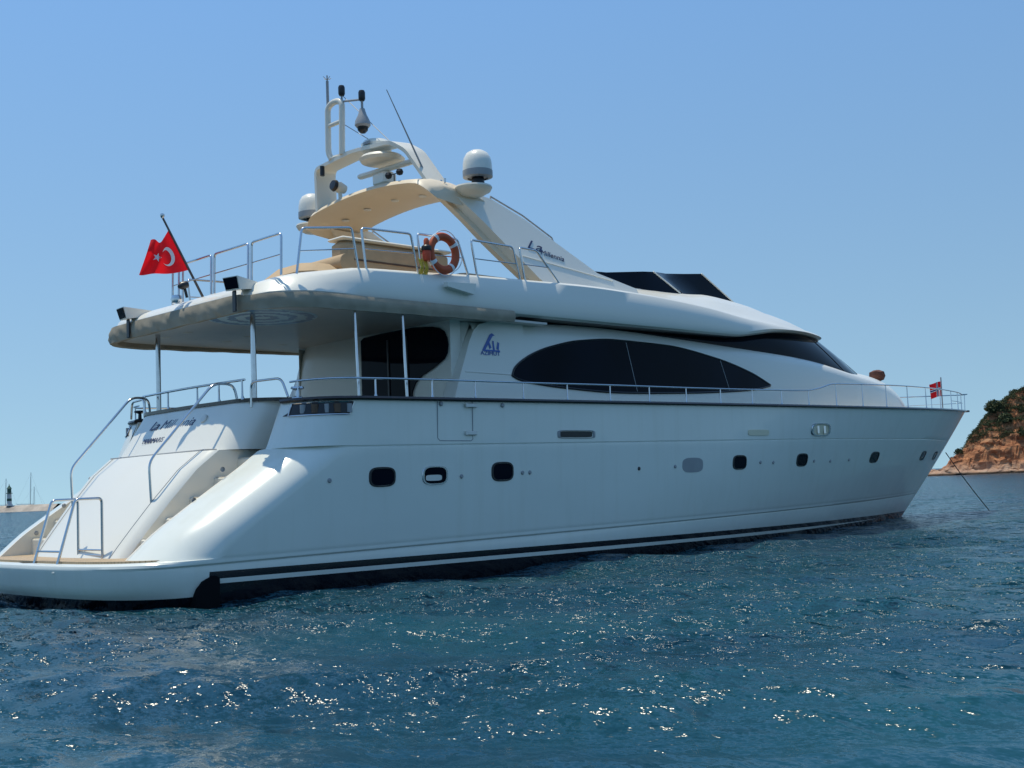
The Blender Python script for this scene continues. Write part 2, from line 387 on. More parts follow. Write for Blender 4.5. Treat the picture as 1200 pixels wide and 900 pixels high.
# ------------------------------------------------------------------ headland
CAMP = Vector((-7.59, -18.57, 1.5))
def polar(az, d, z=0.): return Vector((CAMP.x + d * math.cos(R(az)), CAMP.y + d * math.sin(R(az)), z))
from mathutils import noise as mn
def hill():
    d0 = 248.; c0 = polar(22.5, d0); fw = Vector((math.cos(R(22.5)), math.sin(R(22.5)), 0)); rt = Vector((fw.y, -fw.x, 0))
    us = np.linspace(-17, 60, 230); vs_ = np.concatenate([np.linspace(-3, 14, 90), np.linspace(14.6, 90, 50)])
    prof_u = [-17, -15, -13.6, -11.2, -9, -6.5, -4.5, -2.2, 0, 1.5, 5, 12, 25, 40, 60]
    prof_h = [-1., .3, 1.3, 3.2, 5.4, 8.6, 11.2, 13.4, 15.0, 15.9, 17.5, 20, 23, 24, 20]
    def H(u, v):
        top = interp(prof_u, prof_h, u)
        # shore: low rock shelf, then the cliff
        shelf = 1.0 * max(0, min(1, (v + 1.5 + .8 * mn.noise((u * .3, 3, 1))) / 1.2))
        cut = 1.5 + 1.8 * mn.noise((u * .13, 5.2, 0)) + .9 * mn.noise((u * .5, 1, 7))
        run = max(2.2, top * .62)
        t = max(0, min(1, (v - cut) / run))
        c = t**.85 * (1.0)
        base = shelf + max(0, top - 1.0) * c
        if v > cut + run: base += (v - cut - run) * .05 * max(0, min(1, top / 8))
        p = Vector((u * .35, v * .35, base * .5))
        amp = max(0, min(1, base / 1.5)) * (1 if t < 1 else .55)
        n_ = mn.fractal(p, 1, 2.1, 5) * 1.1 + .5 * mn.fractal(p * 3.1, 1, 2, 3)
        led = .55 * (abs(((base * .42 + .5 * mn.noise((u * .10, v * .1, 4))) % 1) - .5) * 4 - 1) + .25 * math.sin(base * 5)
        return base + amp * (n_ * .8 + led * (t < 1)) - (1.5 if v < -2.6 else 0)
    P = []
    hts = {}
    for v in vs_:
        row = []
        for u in us:
            h = H(u, v); jx = .5 * mn.noise((u * .8, v * .8, 2.)) ; jy = .9 * mn.fractal(Vector((u * .4, h * .7, 9)), 1, 2, 4)
            p = c0 + rt * (u + jx) + fw * (v + jy * (1 if v < 16 else .2)); row.append((p.x, p.y, h))
        P.append(row)
    mb = MB().grid(P)
    m, t, b = node_mat('red_rock'); b.inputs['Roughness'].default_value = .95; b.inputs['Specular IOR Level'].default_value = .15
    geo = t.nodes.new('ShaderNodeNewGeometry'); sep = t.nodes.new('ShaderNodeSeparateXYZ'); t.links.new(geo.outputs['Position'], sep.inputs[0])
    mp = t.nodes.new('ShaderNodeMapping'); mp.inputs['Scale'].default_value = (.25, .25, 1.1); t.links.new(geo.outputs['Position'], mp.inputs[0])
    n1 = t.nodes.new('ShaderNodeTexNoise'); n1.inputs['Scale'].default_value = .9; n1.inputs['Detail'].default_value = 9; n1.inputs['Roughness'].default_value = .65
    t.links.new(mp.outputs[0], n1.inputs['Vector'])
    r = t.nodes.new('ShaderNodeValToRGB'); cr = r.color_ramp
    cr.elements[0].position = .28; cr.elements[0].color = (.17, .075, .042, 1)
    cr.elements[1].position = .78; cr.elements[1].color = (.60, .36, .20, 1)
    e = cr.elements.new(.45); e.color = (.40, .165, .08, 1)
    e = cr.elements.new(.6); e.color = (.52, .25, .125, 1)
    t.links.new(n1.outputs[0], r.inputs[0])
    # pale stone along the waterline and on the crest
    n2 = t.nodes.new('ShaderNodeTexNoise'); n2.inputs['Scale'].default_value = .5; n2.inputs['Detail'].default_value = 6
    t.links.new(geo.outputs['Position'], n2.inputs['Vector'])
    mm = t.nodes.new('ShaderNodeMapRange'); mm.inputs['From Min'].default_value = 2.6; mm.inputs['From Max'].default_value = 1.0
    t.links.new(sep.outputs[2], mm.inputs['Value'])
    mu = t.nodes.new('ShaderNodeMath'); mu.operation = 'MULTIPLY'; t.links.new(mm.outputs[0], mu.inputs[0]); t.links.new(n2.outputs[0], mu.inputs[1])
    mx = t.nodes.new('ShaderNodeMix'); mx.data_type = 'RGBA'; t.links.new(mu.outputs[0], mx.inputs['Factor'])
    t.links.new(r.outputs[0], mx.inputs['A']); mx.inputs['B'].default_value = (.54, .43, .33, 1)
    # wet dark foot
    m3 = t.nodes.new('ShaderNodeMapRange'); m3.inputs['From Min'].default_value = .55; m3.inputs['From Max'].default_value = .25
    t.links.new(sep.outputs[2], m3.inputs['Value'])
    mx2 = t.nodes.new('ShaderNodeMix'); mx2.data_type = 'RGBA'; t.links.new(m3.outputs[0], mx2.inputs['Factor'])
    t.links.new(mx.outputs['Result'], mx2.inputs['A']); mx2.inputs['B'].default_value = (.05, .035, .025, 1)
    t.links.new(mx2.outputs['Result'], b.inputs['Base Color'])
    mc = t.nodes.new('ShaderNodeMapping'); mc.inputs['Scale'].default_value = (.5, .5, 1.7); t.links.new(geo.outputs['Position'], mc.inputs[0])
    nc2 = t.nodes.new('ShaderNodeTexNoise'); nc2.inputs['Scale'].default_value = 1.3; nc2.inputs['Detail'].default_value = 10; nc2.inputs['Roughness'].default_value = .7; t.links.new(mc.outputs[0], nc2.inputs['Vector'])
    bpn = t.nodes.new('ShaderNodeBump'); bpn.inputs['Strength'].default_value = .6; bpn.inputs['Distance'].default_value = 1.3
    t.links.new(nc2.outputs[0], bpn.inputs['Height']); t.links.new(bpn.outputs[0], b.inputs['Normal'])
    o = build('hill', mb, m, smooth=0, fix=False); o['kind'] = 'structure'
    # foliage
    LEAF = M('scrub_leaves', (.070, .082, .038), .8, var=.45, scale=1.2, spec=.2)
    def clump(mb_, c, rad, n, flat=.8):
        for _ in range(n):
            d = Vector(rng.normal(0, 1, 3)); d.normalize(); rr = rad * (rng.uniform(.35, 1.))
            p = c + Vector((d.x * rr, d.y * rr, abs(d.z) * rr * flat + .05)); s = rad * rng.uniform(.10, .2)
            a = Vector(rng.normal(0, 1, 3)).normalized(); b_ = a.orthogonal().normalized(); q = a.cross(b_)
            mb_.add([p + b_ * s, p + q * s * .7, p - b_ * s, p - q * s * .7], [[0, 1, 2, 3]])
    def surf(u, v): 
        p = c0 + rt * u + fw * v; return Vector((p.x, p.y, H(u, v)))
    scrub = MB()
    for _ in range(5200):
        near = rng.random() < .45; u = rng.uniform(-9, 4) if near else rng.uniform(-12, 58); v = rng.uniform(2, 14) if near else rng.uniform(1, 40); h = H(u, v)
        dens = mn.noise((u * .16, v * .2, 8.)) + (h - interp(prof_u, prof_h, u) * .62) * .16
        dens += .45 * (h > .5 * interp(prof_u, prof_h, u) and -4.5 < u < 9)
        if h < 2.5 or dens < (.12 if u < -4.5 else .0) or (u < -8 and rng.random() < .6): continue
        clump(scrub, surf(u, v), rng.uniform(.35, .8), 24)
    o = build('scrub', scrub, LEAF, smooth=0, fix=False); o['kind'] = 'stuff'; o['label'] = 'dark green scrub covering the top of the red rock headland'
    # single bushes one can tell apart
    g = 'bushes on the headland'
    spots = [(-10.2, 5.2, 1.0, 'lowest small bush clinging to the left slope of the red headland'),
             (-3.0, 9.5, 1.9, 'broad dark bush at the left end of the headland crest'),
             (.9, 14.5, 1.1, 'upright bush standing alone on the headland skyline'),
             (1.6, 5.5, 1.2, 'round bush halfway up the bare red cliff at the photo edge'),
             (-1.2, 7.5, 1.6, 'big dark bush hanging down the upper cliff face')]
    for u, v, rd, lb in spots:
        c = surf(u, v); t_ = thing('bush', lb, 'bush', c, g)
        mb_ = MB(); clump(mb_, Vector((0, 0, 0)), rd, int(420 * rd), 1.15)
        for _ in range(5):
            d = Vector((rng.normal() * rd * .5, rng.normal() * rd * .5, rng.uniform(0, rd * .5))); clump(mb_, d, rd * .6, 120, 1.2)
        build('crown', mb_, LEAF, t_, smooth=0, fix=False)
        st = MB().tube([(0, 0, -.3), (.05 * rd, 0, .35 * rd), (.1 * rd, .05, .8 * rd)], .08, 6, rs=[.12 * rd, .09 * rd, .04 * rd])
        build('stem', st, DKBROWN, t_)
hill()

# ------------------------------------------------------------------ far breakwater, light tower and masts
def far_left():
    STONE = M('breakwater_stone', (.42, .36, .30), .9, var=.3, scale=.5, bump=.5, bscale=1.5)
    a, b_ = polar(69.8, 372), polar(66.0, 352)
    d = (b_ - a); L = d.length; d.normalize(); nrm = Vector((-d.y, d.x, 0))
    P = []
    for i in range(121):
        u = L * i / 120; row = []
        for (off, z) in ((-4.2, -1.0), (-3.2, .5), (-1.9, 1.3), (-.9, 1.75), (.9, 1.8), (2.4, .9), (4.5, -1)):
            q = a + d * u + nrm * -off
            j = mn.noise((u * .55, off, 1)) ; j2 = mn.noise((u * .7, off, 6))
            row.append((q.x + d.x * j * .5, q.y + d.y * j * .5, z + .38 * j2 * (1 if abs(off) > 1 else .3)))
        P.append(row)
    o = build('breakwater', MB().grid(P), STONE, smooth=0, fix=False)
    tag(o, 'low pale stone breakwater on the left horizon', 'breakwater')
    # light tower
    base = polar(68.1, 361, 1.7)
    t = thing('light_tower', 'small harbour light tower with green lantern on the breakwater', 'lighthouse', base)
    TW = M('tower_white', (.55, .56, .55), .7, var=.1, scale=1); TG = M('lantern_green', (.03, .09, .065), .6, var=.2)
    build('tower', MB().lathe([(0, 0), (.95, 0), (.85, .5), (.68, .55), (.58, 3.3), (.58, 3.4), (0, 3.4)], n=16), TW, t)
    build('tower_band', MB().lathe([(.66, 1.35), (.665, 1.36), (.64, 2.05), (.60, 2.06)], n=16), TG, t)
    build('gallery', MB().lathe([(0, 3.4), (.85, 3.42), (.85, 3.6), (0, 3.62)], n=16), TG, t)
    build('lantern', MB().lathe([(0, 3.62), (.55, 3.64), (.55, 4.7), (.7, 4.75), (.35, 5.3), (.1, 5.7), (.04, 6.1), (0, 6.12)], n=16), TG, t)
    SPAR = M('mast_alloy', (.22, .25, .28), .4, .6)
    HW = M('boat_white', (.7, .7, .68), .4)
    def sailboat(az, dd, mh, lb, lean=0.):
        p = polar(az, dd, 0); t_ = thing('sailing_boat', lb, 'sailing boat', p, 'sailing boats behind the breakwater')
        rows = []
        for z, k in ((-.4, .6), (0, .85), (.9, 1.)):
            rows.append([(4.6 * k * math.cos(q) * (1.05 if math.cos(q) > 0 else .9), 1.45 * k * math.sin(q) * (abs(math.sin(q))**.2), z) for q in [2 * math.pi * j / 24 for j in range(24)]])
        mb = MB().grid(rows, cv=True); o0 = len(mb.v); mb.add(rows[-1], [list(range(24))])
        build('hull', mb, HW, t_, weld=.001)
        build('cabin_top', MB().box((.3, 0, 1.15), (3.2, 1.7, .5), ch=.12), HW, t_)
        build('mast', MB().tube([(.8, 0, .9), (.8 + lean, 0, mh)], .085, 8, rs=[.1, .06]), SPAR, t_)
        build('boom', MB().tube([(.8, 0, 2.0), (-3.2, 0, 2.1)], .07, 8), SPAR, t_)
        mb = MB()
        for e in ((4.7, 0, 1.0), (-4.0, 0, 1.0), (.8, 1.35, 1.), (.8, -1.35, 1.)): mb.tube([(.8 + lean, 0, mh - .1), e], .012, 4)
        build('rigging', mb, SPAR, t_)
    sailboat(68.37, 384, 9.8, 'moored sailing boat whose mast rises left of the light tower', .25)
    sailboat(67.36, 380, 11.3, 'moored sailing boat with the tallest bare mast right of the light tower', .3)
    sailboat(67.2, 392, 7.3, 'smaller moored sailing boat with the shortest mast beside the white wing', .1)
far_left()

# ------------------------------------------------------------------ the yacht (bow +x, port +y)
def zs(x): return 2.99 + .0075 * max(x - 2.7, 0) + max(0, (x - 18) / 15.4)**2 * .23
def zk(x): return 2.21 + .0065 * x
def zc(x): return .56 + .0062 * x
def xstem(z): return 28.15 + (z * 1.62 - .035 * z * z)
def B(x, z):
    s = zs(min(max(x, 2.7), 33.4)); t = min(max((z - .25) / (s - .25), -.5), 1.1)
    bm = 3.13 + .21 * t**.6 if t > 0 else 3.13 + .35 * t
    xm = 8 + 8 * t; p = 2.2 + .25 * t; xs = xstem(z)
    u = min(max((x - xm) / (xs - xm), 0), 1)
    return bm * (1 - u**p)
yacht = thing('motor_yacht', 'large white flybridge motor yacht with dark windows filling the photo', 'yacht', (0, 0, 0))
def part(name, mb, mat, parent=None, **k): return build(name, mb, mat, parent if parent is not None else yacht, **k)

def make_hull():
    XA = [.62, .8, 1.0, 1.29, 1.66, 2.0, 2.3]; XV = [.58, .79, 1.03, 1.46, 2.04, 2.58, 3.0]
    rows = []   # (zfun, xa, yi, Rx, n, out)
    pl = lambda z: .03 + .9 * max(0, .62 - z)**1.2
    lo = [(lambda x: -.7, .55, 0, 1.3, 3, -.3), (lambda x: -.15, .42, 0, 1.3, 3, -.06), (lambda x: .06, .26, 0, 1.3, 3, 0),
          (lambda x: .16, .12, 0, 1.3, 3, 0), (lambda x: .3, .05, 0, 1.3, 3, 0), (lambda x: zc(x) - .055, .025, 0, 1.3, 3, 0), (lambda x: zc(x) - .03, .02, 0, 1.3, 3, -.012),
          (lambda x: zc(x), .02, 0, 1.3, 3, .02), (lambda x: zc(x) + .035, .035, 0, 1.3, 3, .02), (lambda x: zc(x) + .06, .08, 0, 1.3, 3, .015)]
    rows += lo
    for q in (.041, .07, .1, .15, .2, .27, .34, .42, .5, .58, .66, .74, .82, .9, .965):
        f = (lambda q: lambda x: zc(x) + (zk(x) - zc(x)) * q)(q)
        rows.append((f, interp(XA, XV, f(2)), 2.3, 1.05, 2., 0.018))
    rows.append((lambda x: zk(x) - .022, interp(XA, XV, 2.2), 2.3, 1.05, 2., .016))
    rows.append((lambda x: zk(x) - .012, interp(XA, XV, 2.21), 2.3, 1.05, 2., .002))
    rows.append((lambda x: zk(x), 2.90, 2.3, 1.05, 2., .004))
    rows.append((lambda x: zk(x) + .012, 2.93, 2.42, .80, 2., .018))
    for q in (.12, .25, .45, .7, 1.):
        f = (lambda q: lambda x: zk(x) + (zs(x) - zk(x)) * q)(q)
        rows.append((f, 2.93 + .34 * q, 2.42, .80, 2., .018 * (1 - q)))
    nc_, ns_ = 16, 90
    S = []; 
    for (f, xa, yi, Rx, n, o_) in rows:
        r = []
        z0 = f(xa); x1 = xa + Rx; b1 = B(x1, f(x1)) + o_
        for i in range(nc_):
            t = math.pi / 2 * i / nc_
            x = xa + Rx * (1 - math.cos(t)**(2 / n)); y = yi + (b1 - yi) * math.sin(t)**(2 / n)
            r.append((x, -y, f(x)))
        for j in range(ns_ + 1):
            u = j / ns_; u = 1 - (1 - u)**1.35
            z = f(30); xs = xstem(z); 
            for _ in range(4): xs = xstem(f(xs))
            x = x1 + (xs - x1) * u; z = f(x)
            b_ = B(x, z); k = min(1, b_ / .3)
            r.append((x, -(b_ + o_ * k) if j < ns_ else 0, z))
        S.append(r)
    mb = MB().grid(S).mirror_y()
    h = part('hull', mb, HULLM, weld=.0008, smooth=32)
    return h
hull = make_hull()

def on_hull(x, z, off=0.):
    return Vector((x, -(B(x, z) + .018 + off), z))
def hull_patch(outline, off, skirt=.03):
    """closed outline of (x,z) laid on the starboard topsides, standing `off` proud"""
    mb = MB(); n = len(outline); cx = sum(p[0] for p in outline) / n; cz = sum(p[1] for p in outline) / n
    rings = []
    for k in (0, .5, .9, 1.0):
        rings.append([on_hull(cx + (p[0] - cx) * k, cz + (p[1] - cz) * k, off) for p in outline])
    rings.append([on_hull(p[0], p[1], -skirt) for p in outline])
    return mb.grid(rings, cv=True)
def oval(cx, cz, w, h, n=28, e=3.2):
    return [(cx + w / 2 * math.copysign(abs(math.cos(t))**(2 / e), math.cos(t)), cz + h / 2 * math.copysign(abs(math.sin(t))**(2 / e), math.sin(t))) for t in [2 * math.pi * i / n for i in range(n)]]
def rim_on_hull(outline, wdt, off):
    cx = sum(p[0] for p in outline) / len(outline); cz = sum(p[1] for p in outline) / len(outline)
    rw = []
    for k, o_ in ((1 - wdt, -.01), (1 - wdt, off), (1.0, off), (1 + wdt * .25, off * .4), (1 + wdt * .3, -.02)):
        rw.append([on_hull(cx + (p[0] - cx) * k, cz + (p[1] - cz) * k, o_) for p in outline])
    return MB().grid(rw, cv=True)
def portholes():
    for (x, z, w_, h_) in ((4.56, 1.73, .50, .29), (5.69, 1.73, .52, .29), (7.28, 1.76, .50, .31), (14.64, 1.81, .50, .29), (17.41, 1.83, .50, .28), (21.83, 1.86, .60, .27), (26.95, 1.90, .62, .26), (29.3, 1.91, .62, .25)):
        for m_ in (1, -1):
            ol = oval(x, z, w_ * .96, h_ * .94)
            mb = hull_patch(ol, .004); rm = rim_on_hull(oval(x, z, w_ * 1.07, h_ * 1.09), .12, .014)
            if m_ < 0:
                for q in (mb, rm): q.v = [(a, -b_, c) for a, b_, c in q.v]
            p = part('porthole', mb, GLASS, hull, fix=True)
            build('porthole_rim', rm, BLACK if x != 5.69 else STEEL, hull)
    # one porthole has a pale blind half drawn behind the glass
    ol = [(5.50, 1.64), (5.88, 1.64), (5.88, 1.735), (5.50, 1.735)]
    build('porthole_blind', hull_patch([(p[0], p[1]) for p in oval(5.66, 1.69, .36, .10, 20, 4)], .007), PALE, hull)
    # blanked grey porthole
    build('blank_port', hull_patch(oval(12.89, 1.78, .72, .31), .006), GREY, hull)
    # vents and fairlead on the upper strake
    build('air_vent', hull_patch(oval(9.23, 2.425, .92, .115, 32, 6), .006), BLACK, hull)
    build('air_vent_trim', rim_on_hull(oval(9.25, 2.425, 1.04, .155, 32, 6), .1, .012), GREY, hull)
    build('side_light_panel', hull_patch(oval(15.37, 2.47, .84, .13, 32, 6), .014), SLOTC, hull)
    build('mooring_port', hull_patch(oval(18.16, 2.55, .80, .26, 32, 3.4), .004), SLOTC, hull)
    build('mooring_port_frame', rim_on_hull(oval(18.16, 2.55, .92, .31, 32, 3.4), .16, .03), STEEL, hull)
    for x in (18.0, 18.32): 
        mb = MB(); p = on_hull(x, 2.55, .02); mb.tube([p + Vector((0, 0, -.09)), p + Vector((0, 0, .09))], .035, 8)
        build('mooring_bollard', mb, STEEL, hull)
    for x, z in ((3.51, 1.70), (6.29, 1.70), (7.78, 1.73), (7.97, 1.73), (11.1, 1.74), (12.28, 1.76), (15.49, 1.80), (16.05, 1.79), (18.03, 1.80), (18.93, 1.79), (20.06, 1.81), (5.83, 2.94), (7.29, 2.94)):
        p = on_hull(x, z, 0); mb = MB()
        mt = Matrix.Rotation(R(90), 4, 'X')
        mb.lathe([(0, .022), (.028, .022), (.038, .01), (.04, -.02)], p, 12, mat=mt)
        build('hull_drain', mb, GREY if x != 11.1 else BLACK, hull)
    # boarding gate in the bulwark: a joint line and two hinges
    mb = MB()
    ga = [(5.75, 3.0), (5.75, 2.36), (5.80, 2.315), (6.52, 2.31), (6.56, 2.34), (6.56, 3.0)]
    pts = []
    for i in range(len(ga) - 1):
        for k in range(8): pts.append((ga[i][0] + (ga[i + 1][0] - ga[i][0]) * k / 8, ga[i][1] + (ga[i + 1][1] - ga[i][1]) * k / 8))
    pts.append(ga[-1])
    mb.tube([on_hull(a, b_, -.001) for a, b_ in pts], .007, 5)
    build('boarding_gate_joint', mb, GREY, hull)
    for z in (2.92, 2.44):
        p = on_hull(6.52, z, .018); mb = MB().box(p, (.24, .035, .07), ch=.012); mb.tube([p + Vector((-.13, -.01, -.03)), p + Vector((-.13, -.01, .04))], .022, 8)
        build('gate_hinge', mb, PALE, hull)
portholes()
build('exhaust_outlet', MB().prism([(1.20, -.1), (1.21, .10), (1.25, .22), (1.33, .32), (1.45, .375), (1.55, .385), (1.60, .35), (1.60, -.1)], lambda u, v, d: (u, -3.10 - d, v), -.1, .10), RUBBER, hull)
o = MB().prism([(1.20, -.1), (1.21, .10), (1.25, .22), (1.33, .32), (1.45, .375), (1.55, .385), (1.60, .35), (1.60, -.1)], lambda u, v, d: (u, 3.10 + d, v), -.1, .10); build('exhaust_outlet', o, BLACK, hull)

def cap():
    """dark cap rail running round the sheer from quarter to quarter"""
    path = []
    xs = list(np.linspace(4.08, 26, 56)) + list(np.linspace(26.2, 33.38, 50))
    for i in range(9):
        t = math.pi / 2 * i / 9; path.append((3.27 + .8 * (1 - math.cos(t)), -(2.42 + (B(3.9, zs(3.9)) - 2.42) * math.sin(t)), zs(3.3)))
    for x in xs: path.append((x, -max(B(x, zs(x)), .0), zs(x)))
    path = path + [(33.47, 0, zs(33.4))] + [(x, -y, z) for x, y, z in path[::-1]]
    P = [Vector(p) for p in path]; rings = []
    for i, p in enumerate(P):
        t = (P[min(i + 1, len(P) - 1)] - P[max(i - 1, 0)]); t.z = 0; t.normalize(); nrm = Vector((-t.y, t.x, 0))   # inward on starboard
        a = -1
        o_ = [(.05, -.03), (.075, 0), (.06, .035), (-.14, .035), (-.15, -.03)]
        rings.append([p - nrm * q + Vector((0, 0, z)) for q, z in o_])
    mb = MB().grid(rings, cv=True)
    mb.f.append([0, 1, 2, 3, 4]); mb.mi.append(0); n = len(mb.v); mb.f.append([n - 1, n - 2, n - 3, n - 4, n - 5]); mb.mi.append(0)
    part('cap_rail', mb, CAPW, smooth=50)
    # deck inside the bulwarks
    rows = []
    for x in list(np.linspace(3.0, 26, 30)) + list(np.linspace(26.5, 31.9, 20)):
        z = 2.25 if x < 7.2 else zs(x) - .42; b_ = max(B(x, z) - .10, .02) - (.75 if x < 3.9 else 0)
        rows.append([(x, -b_, z), (x, -b_ * .5, z), (x, 0, z), (x, b_ * .5, z), (x, b_, z)])
    part('main_deck', MB().grid(rows), TEAKP, smooth=0)
    # inner face of the bulwark
    for sgn in (-1, 1):
        rows = []
        for x in list(np.linspace(3.9, 26, 40)) + list(np.linspace(26.2, 31.9, 30)):
            zl = 2.2 if x < 7.3 else zs(x) - .45; rows.append([(x, sgn * max(B(x, zl) - .12, .01), zl), (x, sgn * max(B(x, zs(x)) - .11, .01), zs(x) - .01)])
        part('bulwark_lining', MB().grid(rows), WHITE)
cap()

def stern():
    # teak on the swim platform
    ol = []
    for i in range(41):
        t = -math.pi / 2 + math.pi * i / 40
        ol.append((.16 + 1.25 * (1 - math.cos(t)**(2 / 3)) if math.cos(t) > 0 else 1.41, 2.95 * math.copysign(abs(math.sin(t))**(2 / 3), math.sin(t))))
    ol = [(p[0], p[1]) for p in ol] + [(2.2, 2.3), (2.2, -2.3)]
    part('swim_platform_deck', MB().prism(ol, lambda u, v, d: (u, v, d), .60, .655), TEAKP, smooth=0)
    # white inner faces of the two quarter wings
    XA = [.62, .8, 1.0, 1.29, 1.66, 2.0, 2.3]; XV = [.58, .79, 1.03, 1.46, 2.04, 2.58, 3.0]
    pol = [(interp(XA, XV, z) + .004, z) for z in np.linspace(.62, 2.215, 18)] + [(4.2, 2.215), (4.2, .62)]
    for s in (-1, 1):
        part('wing_lining', MB().prism(pol, lambda u, v, d: (u, s * (2.302 - d), v), 0, .05), CREAM, smooth=0)
    # inboard face of the upper wing, above the stair well
    pol = [(2.95, 2.2), (3.27, 2.985), (4.2, 2.985), (4.2, 2.2)]
    for s in (-1, 1):
        part('wing_lining', MB().prism(pol, lambda u, v, d: (u, s * (2.422 - d), v), 0, .05), CREAM, smooth=0)
        part('wing_ledge', MB().box((3.75, s * 2.42, 2.205), (1.2, .26, .05), ch=.01), WHITE)
    # central transom: big sloping garage door
    prof = [(.86, .63), (1.00, .82), (1.19, 1.06), (1.55, 1.50), (1.97, 1.97), (2.34, 2.26)]
    yk = [-1., -.99, -.955, -.9, -.65, -.32, 0, .32, .65, .9, .955, .99, 1.]
    rows = []
    for x, z in prof:
        hw = 1.60 + .13 * (z - .63); r = [(3.3, -hw, z)]
        for k in yk:
            e = max(0, (abs(k) - .9) / .1); r.append((x - .10 * (1 - k * k) + .12 * e**2.2, hw * k, z))
        r.append((3.3, hw, z)); rows.append(r)
    r = [(3.3, p[1], 2.26) for p in rows[-1]]; rows.append(r)
    tr = part('garage_door', MB().grid(rows), WHITE, smooth=35)
    # moulded joint near the door's starboard edge
    for s in (-1, 1):
        path = [(x - .10 * (1 - .82**2) - .002, s * .82 * (1.60 + .13 * (z - .63)), z) for x, z in prof]
        build('door_joint', MB().tube(path, .006, 5), GREY, tr)
    build('door_sill', MB().box((2.46, 0, 2.272), (.26, 3.3, .03), ch=.01), GREY, tr)
    # upper transom with rounded corners and a dark cap
    def plan(z, grow=0.):
        x0 = 2.46 + (z - 2.27) * .66; o_ = []
        w_, rr = 1.93, .5
        side = [(4.3, w_)]
        for i in range(9):
            t = math.pi / 2 * i / 8; side.append((x0 + rr - rr * math.sin(t), w_ - rr + rr * math.cos(t)))
        left = side + [(x0 - .05 * (1 - (y / 1.3)**2), y) for y in (.9, .45, 0, -.45, -.9)]
        pts = left + [(x, -y) for x, y in side[::-1]]
        return [(x - grow * (1 if x < 4.2 else 0), y + math.copysign(grow, y) * (abs(y) > 1.5), z) for x, y in pts]
    rows = [plan(z) for z in (2.265, 2.30, 2.5, 2.7, 2.9, 3.06)]
    ut = part('upper_transom', MB().grid(rows), WHITE, smooth=35)
    a, b_ = plan(3.06, .03), plan(3.06, -.16)
    rings = [[Vector(p) + Vector((0, 0, -.01)) for p in a], [Vector(p) + Vector((0, 0, .045)) for p in a], [Vector(p) + Vector((0, 0, .045)) for p in b_], [Vector(p) + Vector((0, 0, -.01)) for p in b_]]
    build('cap', MB().grid(rings, cu=True), CAPW, ut, smooth=50)
    # ship's name and port
    ex, ey = Vector((0, -1, 0)), Vector((.66, 0, 1))
    def tp(y, z): return Vector((2.46 + (z - 2.27) * .66 - .05 * (1 - (y / 1.3)**2) - .022, y, z))
    text_part('ship_name', 'La Millennia', .26, tp(.95, 2.74), ex, ey, NAVY, ut, shear=.35, width=1.5)
    text_part('home_port', 'MARMARIS', .15, tp(.92, 2.50), ex, ey, NAVY, ut, width=.72)
    # small round badge at the end of the name
    build('badge', MB().lathe([(0, .012), (.07, .012), (.08, 0), (.08, -.02)], tp(-.82, 2.83), 16, mat=Matrix.Rotation(R(-90 + 28), 4, 'Y')), PALE, ut)
    # stairs both sides
    for s in (-1, 1):
        mb = MB(); trs = []
        for k in range(5):
            x0 = 1.16 + .41 * k; z1 = .63 + .30 * (k + 1)
            mb.box((x0 + (4.0 - x0) / 2, s * 1.99, z1 - .16), (4.0 - x0, .62, .305), ch=.02)
            tr_ = MB(); trs.append(tr_); tr_.box((x0 + .17, s * 2.03, z1 - .006), (.31, .50, .012), ch=.003)
        st = part('stair_flight', mb, CREAM)
        for tr_ in trs: build('tread', tr_, TREAD, st)
        for k in range(3):
            build('step_light', MB().lathe([(0, .012), (.03, .012), (.04, 0), (.04, -.01)], (1.25 + .5 * k, s * 2.25, 1.02 + .46 * k), 12, mat=Matrix.Rotation(R(90 * s), 4, 'X')), GREY, st)
    # stair handrails
    for s in (-1, 1):
        p = rounded([(1.52, s * 1.38, 1.30), (1.48, s * 1.38, 2.10), (2.62, s * 1.40, 3.36), (2.98, s * 1.44, 3.36), (3.06, s * 1.5, 2.86)], .14)
        part('stair_handrail', MB().tube(p, .021, 10), STEEL)
    # folding boarding ladder: two hoops and cross bars
    mb = MB()
    for y in (-.28, -1.10):
        mb.tube(rounded([(.42, y, .47), (.1, y, .50), (.42, y, 1.57), (.84, y, 1.57), (.84, y, .64)], .07), .022, 10)
    for z, x in ((.78, .84), (.70, .84)):
        mb.tube([(x, -1.10, z), (x, -.28, z)], .016, 8)
    mb.tube([(.19, -1.1, .80), (.19, -.28, .80)], .016, 8)
    part('boarding_ladder', mb, STEEL)
    for y in (-.28, -1.10): part('ladder_foot', MB().box((.25, y - .05, .5), (.42, .16, .10), ch=.04), WHITE)
    # rail on the stern cap
    path = [(3.02, 1.72, 3.41), (2.96, .9, 3.41), (2.93, 0, 3.41), (2.96, -.9, 3.41), (3.02, -1.72, 3.41)]
    rl = part('stern_rail', MB().tube(rounded(path, .3), .02, 10), STEEL)
    for y in (1.6, .72, -.3, -.98, -1.68):
        build('stanchion', MB().tube([(2.97 + .03 * abs(y) / 1.7, y, 3.09), (2.96 + .03 * abs(y) / 1.7, y, 3.15), (2.96 + .03 * abs(y) / 1.7, y, 3.41)], .016, 8, rs=[.035, .018, .016]), STEEL, rl)
    # quarter hoops beside the stair heads
    for s in (-1, 1):
        p = rounded([(3.08, s * 1.80, 2.95), (3.08, s * 1.80, 3.37), (3.2, s * 2.5, 3.37), (3.24, s * 2.62, 3.06)], .12)
        part('gate_hoop', MB().tube(p, .02, 10), STEEL)
